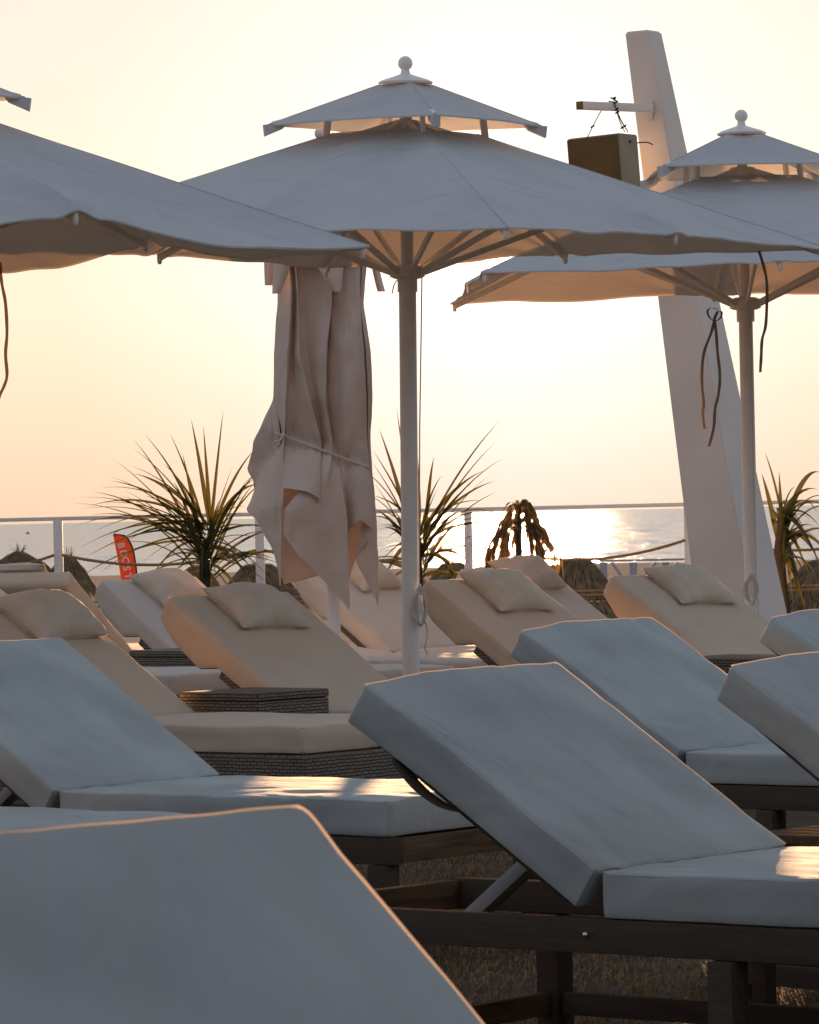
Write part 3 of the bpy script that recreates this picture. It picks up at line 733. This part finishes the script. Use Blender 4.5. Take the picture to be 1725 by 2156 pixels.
rows = [[cols[i][j] for i in range(len(cols))] for j in range(NR + 1)]
quadstrip(bm, rows, True)
tube(bm, [cols[i][NR] for i in range(len(cols))] + [cols[0][NR]], .003, 4, False)
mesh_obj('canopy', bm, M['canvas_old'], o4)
# small flaps of the upper tier
for (x0, x1, xt, yt, d, xe) in ((350, 415, 375, 235, -.02, 355), (400, 505, 415, 280, -.16, 395), (620, 785, 745, 268, -.27, 770), (925, 965, 985, 268, -.05, 940)):
    rws = []
    for j in range(9):
        f = j / 8; y = 60 + (yt - 60) * f
        xa = x0 + (xt - 20 - x0) * f ** 1.5; xb = x1 + (xt + 22 - x1) * f ** 1.5
        rws.append([fz(xa + (xb - xa) * k / 6, y, d - .03 * math.sin(math.pi * k / 6)) for k in range(7)])
    bm = bmesh.new(); quadstrip(bm, rws); mesh_obj('corner_flap', bm, M['canvas_old'], o4)
# upper folded tier and finial rising behind the open umbrella
bm = bmesh.new(); top = at(675, 281, 22.3) - UF; bot = fz(690, 100)
ax = (top - bot)
rws = []
for j in range(16):
    f = j / 15; c0 = bot + ax * f * .93; rr = .22 * (1 - f) ** .8 + .03
    rws.append([c0 + Vector((math.cos(2 * math.pi * k / 48), math.sin(2 * math.pi * k / 48), 0)) * rr * (1 + .16 * math.cos(8 * 2 * math.pi * k / 48 + f * 2)) for k in range(48)])
quadstrip(bm, rws, True); mesh_obj('upper_tier', bm, M['canvas_old'], o4)
bm = bmesh.new(); ball(bm, top, .0315, 20); tube(bm, [top - Vector((0, 0, .08)), top], .015, 12); mesh_obj('finial', bm, M['frame'], o4)
# tie cord round the bundle
pts = []
for i in range(NC * SUB):
    u = i / (NC * SUB) * NC; i0 = int(u) % NC; t_ = u - int(u)
    xx = cr(*[ctl(i0 + m_, 1080)[0] for m_ in (-1, 0, 1, 2)], t_)
    yy = 1045 + (xx - 450) * .375
    dd = cr(*[ctl(i0 + m_, yy)[1] for m_ in (-1, 0, 1, 2)], t_)
    if xx > 436: pts.append((xx, yy, dd))
hull = []
for k in range(40):
    an = 2 * math.pi * k / 40
    cx, cy = 685, -.01
    best = max(pts, key=lambda q: ((q[0] - cx) * .00096 * 1.0 * math.cos(an) + (q[2] - cy) * math.sin(an)))
    hull.append(best)
hp = [fz(q[0] + 4 * (1 if q[0] > 685 else -1), q[1], q[2] + (-.02 if q[2] > 0 else .022)) for q in hull]
uniq = [hp[0]]
for q in hp[1:]:
    if (q - uniq[-1]).length > .01: uniq.append(q)
bm = bmesh.new(); tube(bm, smoothpts(uniq + [uniq[0]], 4), .0065, 8, False); mesh_obj('tie_cord', bm, M['cord'], o4)
bm = bmesh.new(); q = fz(455, 1045, -.13); tube(bm, smoothpts([q, q + Vector((-.02, -.01, -.03)), q + Vector((-.045, 0, -.03)), q + Vector((-.05, 0, -.06))], 4), .005, 6); ball(bm, q, .012, 10); mesh_obj('knot', bm, M['cord'], o4)

# ------------------------------------------------------------------ white pillar with bracket and loudspeaker
PY = 27.0
def pillar_x(line, y):
    (xa, ya), (xb, yb) = line; return xa + (xb - xa) * (y - ya) / (yb - ya)
LL = ((1317, 67), (1459, 1191)); RG = ((1365, 62), (1545, 1060)); RR = ((1394, 50), (1665, 1275))
yb = 1470; Pl = at(pillar_x(LL, yb), yb, PY); Pr = at(pillar_x(RG, yb), yb, PY); Pq = at(pillar_x(RR, yb), yb, PY)
o5 = thing('leaning_pillar', 'tall leaning white plastered pillar tapering towards its top', 'pillar', (Pr.x, PY, 0))
bm = bmesh.new(); rws = []
Ztop = at(1365, 62, PY).z
for j in range(13):
    f = j / 12; z = Ztop * f
    # find the frame row of this height along the ridge
    y = 62 + (1470 - 62) * (1 - f)
    g = at(pillar_x(RG, y), y, PY)
    for _ in range(3):
        y += (g.z - z) * FPX / PY; g = at(pillar_x(RG, y), y, PY)
    l = at(pillar_x(LL, y), y, PY); r_ = at(pillar_x(RR, y), y, PY)
    g = Vector((g.x, PY - .0, z))
    wl = (g.x - l.x); wr = (r_.x - g.x)
    A = Vector((-wl, wl * .70, 0)); B2_ = Vector((wr, wr * 1.45, 0))
    base = g - Vector((Pr.x, PY, 0)) + Vector((0, -.2 * (1 - f * .5), 0)) * 0
    qs = [base + A, base, base + B2_, base + A + B2_]
    rws.append(qs)
vs = quadstrip(bm, rws, True); bm.faces.new(vs[0]); bm.faces.new(vs[-1])
bmesh.ops.recalc_face_normals(bm, faces=bm.faces)
es = [e for e in bm.edges if len(e.link_faces) == 2 and e.calc_face_angle(0) > R(25)]
bmesh.ops.bevel(bm, geom=es, offset=.012, segments=3, affect='EDGES')
mesh_obj('shaft', bm, M['plaster'], o5)
bo = Vector((Pr.x, PY, 0))
a0 = at(1371, 228, PY + .02); a1 = at(1222, 222, PY - .42)
o6 = thing('bracket_arm', 'white square bracket arm sticking out left from the leaning pillar', 'bracket', a0)
bm = bmesh.new(); beam(bm, Vector((0, 0, 0)), a1 - a0, .05, .05, bev=.004); mesh_obj('bar', bm, M['frame'], o6)
bm = bmesh.new(); dd = (a1 - a0).normalized(); beam(bm, a1 - a0, a1 - a0 + dd * .012, .051, .051, bev=.003); mesh_obj('end_cap', bm, M['brass'], o6)
bm = bmesh.new(); beam(bm, Vector((.0, .012, -.07)), Vector((.0, .012, .05)), .09, .012); mesh_obj('mounting_plate', bm, M['frame'], o6)
bm = bmesh.new()
qq = (at(1292, 215, PY - .22) - a0)
for k in range(5): tube(bm, [qq + Vector((random.uniform(-.03, .03), random.uniform(-.03, 0), random.uniform(-.01, .03))) for _ in range(3)], .005, 5)
mesh_obj('wire_knot', bm, M['black'], o6)
# speaker
SY = 26.75
s0 = at(1303.5, 279, SY); s1 = at(1191, 292, SY + .18); s2 = at(1344, 277, SY + .16)
o7 = thing('hanging_speaker', 'weathered box loudspeaker hanging on wires from the bracket arm', 'loudspeaker', (s0.x, SY, s0.z))
ex = (s1 - s0); ex.z = 0; wS = ex.length; ex.normalize(); ey = (s2 - s0); ey.z = 0; dS = .20; ey.normalize()
dn = Vector((.055, 0, -1)).normalized(); hS = .47
bm = bmesh.new(); box(bm, 0, wS, .006, dS, 0, hS, .018, lambda c: ex * c.x + ey * c.y + dn * c.z + Vector((0, 0, (s1.z - s0.z) * c.x / wS))); mesh_obj('cabinet', bm, M['speaker_side'], o7)
bm = bmesh.new(); box(bm, .012, wS - .012, -.008, .0055, .012, hS - .012, .004, lambda c: ex * c.x + ey * c.y + dn * c.z + Vector((0, 0, (s1.z - s0.z) * c.x / wS))); mesh_obj('grille', bm, M['grille'], o7)
bm = bmesh.new(); q_ = ey * (dS * .55) + dn * .05 + Vector((0, -.001, 0)); lathe(bm, [(.011, 0), (.011, .004)], q_ + Vector((.001, 0, 0)), -ex, 12); mesh_obj('bolt_hole', bm, M['black'], o7)
def wire(pts, r=.004):
    bm = bmesh.new()
    pp = smoothpts([at(*p) - Vector(o7.location) for p in pts], 4)
    tube(bm, pp, r, 5)
    for k in range(2, len(pp) - 1, 4) if r != .0041 else (): tube(bm, [pp[k] + Vector((-.012, 0, -.006)), pp[k] + Vector((.012, 0, .008))], .006, 5)
    mesh_obj('hanging_wire', bm, M['black'], o7)
wire([(1236, 291, SY + .1), (1262, 240, SY), (1275, 222, SY)], .003); wire([(1322, 278, SY + .1), (1306, 250, SY), (1293, 215, SY)], .0045)
wire([(1316, 278, SY + .15), (1305, 255, SY), (1296, 222, SY)], .003); wire([(1336, 302, SY + .16), (1350, 300, SY + .16), (1364, 300, SY + .2), (1375, 305, PY - .05)], .0041)

# ------------------------------------------------------------------ railing with ropes
RY = 30.0
def rail_pt(x, off, dy=0): 
    p = at(x, 1104 - .0238 * x, RY + dy); return Vector((p.x, RY + dy, H + off))
o8 = thing('terrace_railing', 'white metal railing along the terrace edge with jute ropes slung between its posts', 'railing', (0, RY, 0))
org = Vector((0, RY, 0))
bm = bmesh.new(); beam(bm, rail_pt(-1600, .035) - org, rail_pt(2900, .020) - org, .05, .027); mesh_obj('top_rail', bm, M['frame'], o8)
posts = [-750, -310, 122, 546, 985, 1449, 1905, 2360]
for x in posts:
    bm = bmesh.new(); q = rail_pt(x, 0) - org; box(bm, q.x - .031, q.x + .031, -.03, .03, 0, H + .0195 - .005 * x / 1725, .004); mesh_obj('post', bm, M['frame'], o8)
def rope(x0, z0, x1, z1, sg, r=.011, off=-.036):
    a_ = rail_pt(x0, 0) - org; b_ = rail_pt(x1, 0) - org; L_ = abs(b_.x - a_.x); n = 90
    bm = bmesh.new(); P_ = [Vector((a_.x + (b_.x - a_.x) * i / n, off, z0 + (z1 - z0) * i / n - sg * 4 * (i / n) * (1 - i / n))) for i in range(n + 1)]
    for s_ in (0, 2.09, 4.19):
        pp = [p + Vector((0, math.cos(i * 1.1 + s_), math.sin(i * 1.1 + s_))) * r * .55 for i, p in enumerate(P_)]
        tube(bm, pp, r * .55, 6)
    mesh_obj('rope', bm, M['rope'], o8)
for k in range(len(posts) - 1):
    rope(posts[k] + 9, .955, posts[k + 1] - 9, .955, .10 + .02 * math.sin(k * 2))
    rope(posts[k] + 9, .625, posts[k + 1] - 9, .625, .010, .009); rope(posts[k] + 9, .595, posts[k + 1] - 9, .598, .012, .009)

# ------------------------------------------------------------------ spiky plants
def blade(bm, c0, tip, wd, lift, side=0.0):
    """arching sword leaf from c0 to tip"""
    c0, tip = Vector(c0), Vector(tip); d = tip - c0; L = d.length
    ctrl = c0 + d * .5 + Vector((0, 0, lift * L))
    n = 12; rows = []
    hor = Vector((d.x, d.y, 0)); 
    sd = d.cross(Vector((0, 0, 1)))
    if sd.length < .15 * L: sd = Vector((1, .3, 0))
    sd.normalize()
    rot = Matrix.Rotation(side, 3, d.normalized()); sd = rot @ sd
    for i in range(n + 1):
        t = i / n; p = c0 * (1 - t) ** 2 + ctrl * 2 * t * (1 - t) + tip * t * t
        ww = wd * (min(1, .55 + t * 2.2) if t < .25 else 1) * (1 - max(0, (t - .25) / .75) ** 1.5) + .0012
        tg = ((ctrl - c0) * (1 - t) + (tip - ctrl) * t).normalized(); up = sd.cross(tg).normalized()
        rows.append([p - sd * ww / 2 + up * ww * .22, p, p + sd * ww / 2 + up * ww * .22])
    quadstrip(bm, rows)
def spiky(label, Y, ctr, tips, seed, conv, nextra=60, ang=(0, 360), Lr=(.5, .9), wd=.030, trunk=True, droop=1.0, cat='plant', name='spiky_plant', arch=0.0):
    random.seed(seed)
    c0 = at(*ctr, Y); o = thing(name, label, cat, (c0.x, Y, 0), group='spiky plants along the railing')
    og = Vector((c0.x, Y, 0)); b = bmesh.new()
    for (x, y) in tips:
        X_, Y_ = conv(x, y); dy = random.uniform(-.22, .22); tp = at(X_, Y_, Y + dy)
        base = c0 + Vector((random.uniform(-.03, .03), random.uniform(-.03, .03), random.uniform(-.05, .22)))
        el = (tp - base); f = abs(el.x) / (el.length + 1e-6)
        blade(b, base - og, tp - og, wd * random.uniform(.8, 1.2), .02 + (.20 + arch) * f + random.uniform(-.02, .04), random.uniform(-.7, .7))
    for k in range(nextra):
        az = math.radians(random.uniform(*ang)); L = random.uniform(*Lr); e = random.uniform(-.55, 1.1) if droop else random.uniform(.1, 1.2)
        base = c0 + Vector((random.uniform(-.04, .04), random.uniform(-.04, .04), random.uniform(-.18, .14)))
        tp = base + Vector((math.cos(az) * math.cos(e), math.sin(az) * math.cos(e) * .7, math.sin(e))) * L
        blade(b, base - og, tp - og, wd * random.uniform(.6, 1.1), .10 + (.24 + arch) * math.cos(e), random.uniform(-1, 1))
    mesh_obj('leaves', b, M['leaf'], o, uv=None)
    b = bmesh.new(); h = c0.z + .12
    tube(b, [Vector((.02 * math.sin(k), 0, h * k / 6)) for k in range(7)], [.05, .045, .04, .04, .04, .036, .02], 10); mesh_obj('trunk', b, M['bark'], o)
    return o
cv1 = lambda x, y: (.2606 * x + 149.8, .2606 * y + 809)
cv2 = lambda x, y: (.2606 * x + 749, .2606 * y + 809)
tips1 = [(970, 280), (1070, 340), (1230, 210), (1310, 650), (800, 400), (590, 400), (510, 450), (490, 510), (900, 560), (360, 620), (470, 655), (320, 780), (220, 840), (180, 870), (100, 915), (20, 960), (120, 995), (110, 1115), (0, 1160), (180, 1195), (260, 1250), (300, 740), (500, 720), (740, 590), (750, 640),
  (30, 1590), (120, 1400), (230, 1530), (580, 1440), (720, 1480), (870, 1470), (400, 900), (430, 860), (60, 1330), (330, 1300), (600, 900), (1460, 740), (1410, 985), (1520, 1250), (1640, 1410), (1650, 1650), (1480, 1160), (1380, 1030), (1340, 1150), (1600, 1560), (1550, 1600), (1460, 1480), (1200, 930), (1000, 1100), (1160, 1070), (150, 1060), (80, 1010), (260, 960)]
spiky('big spiky plant fanning its sword leaves left of the folded umbrella', 28.4, (437, 1172), tips1, 5, cv1, 40)
tips2 = [(1170, 290), (1130, 470), (1190, 600), (1080, 740), (1130, 780), (1140, 870), (1010, 940), (665, 840), (500, 560), (330, 190), (190, 360), (135, 530), (125, 620), (320, 1035), (150, 800), (140, 900), (170, 1150), (180, 1350), (200, 1440), (1200, 1070), (900, 1480), (780, 1440), (1030, 700), (940, 800), (640, 1090), (350, 870), (160, 1000), (930, 1030), (860, 1000), (250, 1250)]
spiky('spiky plant behind the centre pole, long leaves leaning up to the right', 28.4, (884, 1178), tips2, 8, cv2, 34, Lr=(.45, .8), wd=.034)
cv3 = lambda x, y: ((2578 + x * .3247) * .5994, (1500 + y * .3247) * .5994)
o9p = spiky('spiky plant at the right edge beside the foot of the white pillar', 27.9, cv3(520, 1230), [(335, 270), (490, 480), (700, 760), (735, 800), (640, 905), (380, 870), (300, 500), (820, 1180), (900, 1200), (924, 680), (930, 1500), (930, 1080), (800, 1180), (650, 1200), (960, 1560), (760, 1900), (780, 2000), (700, 1800), (640, 1900), (850, 1700), (900, 1950), (620, 1600), (740, 1350)], 9, lambda x, y: cv3(x, y), 26, (-100, 80), (.25, .5), .034, arch=.32)
# dead drooping plant
random.seed(3)
c0 = at(1095, 1062, 28.3); o9 = thing('dead_plant', 'dead brown plant with drooping leaves in front of the glittering sea', 'plant', (c0.x, 28.3, 0))
og = Vector((c0.x, 28.3, 0)); b = bmesh.new()
for k in range(95):
    sx = random.choice((-1, 1)) * random.random() ** .7; zt = random.uniform(-.32, .02)
    a_ = c0 + Vector((sx * .03, random.uniform(-.06, .06), zt * .6))
    reach = .02 + abs(sx) * (.10 - zt * .35); low = random.uniform(.25, .5) + (.02 if zt < -.1 else 0)
    m_ = a_ + Vector((math.copysign(reach * .45, sx), random.uniform(-.05, .05), .028 - .03 * abs(sx)))
    e_ = a_ + Vector((math.copysign(reach, sx) + random.uniform(-.02, .02), random.uniform(-.08, .08), -low))
    k_ = a_ + Vector((math.copysign(reach * 1.02, sx), 0, -low * .42 + random.uniform(-.03, .03)))
    ps = smoothpts([a_ - og, m_ - og, k_ - og, e_ - og], 6); n = len(ps)
    sd = Vector((.9, random.uniform(-.8, .8), 0)).normalized()
    strip(b, ps, [random.uniform(.8, 1.2) * .019 * (1 - .6 * i / n) * (1 + .5 * math.sin(i * 1.3 + k)) for i in range(n)], sd)
mesh_obj('leaves', b, M['leaf2'], o9, uv=None)
b = bmesh.new(); tube(b, [Vector((.01 * math.sin(k), 0, (c0.z) * k / 6)) for k in range(7)], [.03, .028, .025, .025, .022, .02, .012], 8); mesh_obj('trunk', b, M['bark'], o9)

# ------------------------------------------------------------------ beach: thatched parasols, white fence, flag, buoy
def thatch(px, py, Y, rad, hgt, label, seed, flat=.22, wpx=None):
    random.seed(seed); top = at(px, py, Y); gz = -2.33
    o = thing('thatched_parasol', label, 'parasol', (top.x, Y, gz), group='straw parasols on the beach below')
    zt = top.z - gz; b = bmesh.new()
    lathe(b, [(.01, zt - .02), (flat * rad, zt - .03), (rad * .62, zt - hgt * .45), (rad * .97, zt - hgt), (rad * .9, zt - hgt - .05), (.05, zt - hgt * .6)], Vector((0, 0, 0)), n=40); mesh_obj('thatch_core', b, M['straw_core'], o)
    b = bmesh.new()
    for k in range(1100):
        an = random.uniform(0, 2 * math.pi); f = random.random() ** .7
        r0 = rad * (flat * .6 + (1 - flat * .6) * f); L = random.uniform(.25, .5) * rad
        def S(r):
            g = r / rad
            return zt - .02 - hgt * (max(0, g - flat) / (1 - flat)) ** 1.15 if g > flat else zt - .02
        p = Vector((math.cos(an) * r0, math.sin(an) * r0, S(r0) + .012)); r1 = r0 + L * .85
        an2 = an + random.uniform(-.12, .12)
        q = Vector((math.cos(an2) * r1, math.sin(an2) * r1, S(min(r1, rad)) - max(0, r1 - rad) * 1.4 + random.uniform(-.01, .05)))
        if random.random() < .06: q.z += random.uniform(.05, .16)
        sd = Vector((-math.sin(an), math.cos(an), 0)); m_ = (p + q) / 2 + Vector((0, 0, .02))
        strip(b, [p, m_, q], [.022, .018, .006], sd)
    for k in range(26):     # loose stalks at the crown
        an = random.uniform(0, 6.28); p = Vector((math.cos(an) * .08, math.sin(an) * .08, zt - .03))
        strip(b, [p, p + Vector((math.cos(an) * random.uniform(0, .2), math.sin(an) * .1, random.uniform(.06, .22)))], [.014, .004], Vector((1, 0, 0)))
    mesh_obj('thatch', b, M['straw'], o, uv=None)
    b = bmesh.new(); tube(b, [Vector((0, 0, 0)), Vector((0, 0, zt - .1))], .06, 10); mesh_obj('pole', b, M['bark'], o)
thatch(1212, 1174, 95, .98, .95, 'round straw parasol under the sun glitter, left of the white beach fence', 1, .30)
thatch(40, 1160, 95, .95, .62, 'straw parasol at the far left beyond the rope', 2, .10)
thatch(142, 1167, 92, .62, .75, 'narrow straw parasol right of the left railing post', 3, .15)
thatch(545, 1186, 90, .95, .8, 'straw parasol behind the big spiky plant and the folded umbrella', 4, .3)
thatch(418, 1192, 93, .55, .6, 'small straw parasol top behind the left spiky plant', 5, .3)
thatch(955, 1184, 92, .80, .8, 'straw parasol right of the centre pole behind a railing post', 6, .3)
thatch(1730, 1178, 80, 1.0, .95, 'straw parasol at the right edge behind the leaves', 7, .25)
thatch(1245, 1262, 62, .95, .7, 'low straw parasol seen under the lower ropes', 8, .3)

FY = 101.0
fo = at(1360, 1182, FY); o10 = thing('beach_fence', 'low whitewashed timber fence with diagonal braces on the beach', 'fence', (fo.x, FY, -2.36))
og = Vector((fo.x, FY, -2.36))
def fp(x, y, d=0): return at(x, y, FY + d) - og
bm = bmesh.new(); beam(bm, fp(1262, 1181), fp(1620, 1174), .08, .05); mesh_obj('top_rail', bm, M['timber_white'], o10)
for x in (1270, 1333, 1447, 1560, 1615):
    q = fp(x, 1184); bm = bmesh.new(); box(bm, q.x - .09, q.x + .09, -.14, -.045, 0, q.z, .01); mesh_obj('post', bm, M['timber_white'], o10)
for x in (1386,):
    q = fp(x + 16, 1184); bm = bmesh.new(); box(bm, q.x - .08, q.x + .08, .05, .14, 0, q.z, .01); mesh_obj('post', bm, M['timber_white'], o10)
for xa, ya, xb, yb_ in ((1288, 1184, 1315, 1222), (1382, 1184, 1345, 1222), (1428, 1184, 1392, 1222), (1440, 1184, 1475, 1222)):
    bm = bmesh.new(); beam(bm, fp(xa, ya, .02), fp(xb, yb_, .02), .08, .06); mesh_obj('brace', bm, M['timber_white'], o10)

# feather flag
GY = 95.0
go = at(286, 1202, GY); o11 = thing('feather_flag', 'red feather flag with white letters standing on the beach', 'flag', (go.x, GY, -2.35))
og = Vector((go.x, GY, -2.35))
lf = [(238, 1125), (245, 1160), (253, 1205), (262, 1260), (268, 1300)]; rt = [(252, 1127), (278, 1153), (286, 1202), (291, 1260), (294, 1300)]
def interp(pts, f):
    ps = smoothpts([Vector((x, y, 0)) for x, y in pts], 6); k = f * (len(ps) - 1); i = min(int(k), len(ps) - 2); return ps[i].lerp(ps[i + 1], k - i)
rt = [(238.5, 1125), (258, 1127.5), (267, 1132), (277.8, 1153), (283, 1178), (286.3, 1202), (291, 1260), (294, 1300)]
bm = bmesh.new(); rws = []
for j in range(25):
    f = j / 24; l_ = interp(lf, f); r_ = interp(rt, min(1, f ** .75))
    rws.append([at(l_.x + (r_.x - l_.x) * k / 8, l_.y + (r_.y - l_.y) * k / 8, GY + .03 * math.sin(k * .8 + j * .3)) - og for k in range(9)])
quadstrip(bm, rws); mesh_obj('banner', bm, M['red'], o11, uv=None)
bm = bmesh.new(); pts = [at(interp(rt, k / 16).x + 1.2, interp(rt, k / 16).y, GY + .02) - og for k in range(17)]
pts.append(Vector((pts[-1].x + .05, 0, 0))); tube(bm, pts, .02, 8); mesh_obj('flag_pole', bm, M['black'], o11)
def letter(ch, cx, cy, size):
    cu = bpy.data.curves.new('letter', 'FONT'); cu.body = ch; cu.size = size; cu.extrude = .004; cu.align_x = 'CENTER'; cu.align_y = 'CENTER'; cu.offset = .004
    ob = bpy.data.objects.new('tmp', cu); C.objects.link(ob); bpy.context.view_layer.update()
    dg = bpy.context.evaluated_depsgraph_get(); me = bpy.data.meshes.new_from_object(ob.evaluated_get(dg))
    bpy.data.objects.remove(ob); bpy.data.curves.remove(cu)
    me.materials.clear(); me.materials.append(M['flagwhite'])
    o = bpy.data.objects.new('letter', me); C.objects.link(o); o.parent = o11
    o.matrix_parent_inverse = Matrix.Identity(4)
    o.matrix_local = Matrix.Translation(at(cx, cy, GY - .06) - og) @ Matrix.Rotation(R(90), 4, 'X') @ Matrix.Rotation(R(-82), 4, 'Z')
for ch, cx, cy in (('B', 257, 1148), ('D', 262, 1166), ('O', 266, 1181), ('S', 268.5, 1197), ('T', 271, 1213)): letter(ch, cx - 2, cy, .22)
# buoy on the sea
q = at(59, 1126, 1200); bm = bmesh.new(); s_ = 4.2 * FPX / 22.0
q = Vector((at(59, 1126, s_).x, s_, -3.02)); lathe(bm, [(.02, -.3), (.65, -.2), (.8, .1), (.65, .5), (.3, .9), (.05, 1.0)], Vector((0, 0, 0)), n=16)
ob = mesh_obj('buoy', bm, M['buoy']); ob.location = q; tag(ob, 'orange buoy floating on the sea at the far left', 'buoy')

# ------------------------------------------------------------------ dry grass on the lawn
random.seed(11); bm = bmesh.new()
def tuft(x, y, n, hh):
    for _ in range(n):
        a_ = random.uniform(0, 6.28); L = random.uniform(.4, 1) * hh; bx = x + random.uniform(-.03, .03); by = y + random.uniform(-.03, .03)
        le = random.uniform(.2, 1.3); p0_ = Vector((bx, by, -.005)); p1_ = p0_ + Vector((math.cos(a_) * L * le * .4, math.sin(a_) * L * le * .4, L * .6)); p2_ = p0_ + Vector((math.cos(a_) * L * le, math.sin(a_) * L * le, L * (.95 - .5 * le)))
        sd = Vector((-math.sin(a_ + .6), math.cos(a_ + .6), 0)); strip(bm, [p0_, p1_, p2_], [.0042, .0034, .001], sd)
for _ in range(13000):
    Y = random.uniform(6.6, 15.0); X = random.uniform(-.11, .11) * Y * 1.15
    if X < -.2: continue
    if nz((X * 2, Y * 2, 0), 1, 4) < -.55: continue
    tuft(X, Y, 4, .045)
for _ in range(9000):
    X = random.uniform(-5.5, 5.5); Y = random.uniform(1.5, 30.5)
    if nz((X * .7, Y * .7, 0), 1, 7) > -.25: tuft(X, Y, 3, .055)
M['grass'] = mat('dry_grass', (.30, .185, .10), .9, 0, 1, .5, 2, .1, (.4, .28, .12))
tag(mesh_obj('dry_grass', bm, M['grass'], uv=None), 'dry straw coloured grass on the lawn below the loungers', 'grass', kind='stuff')
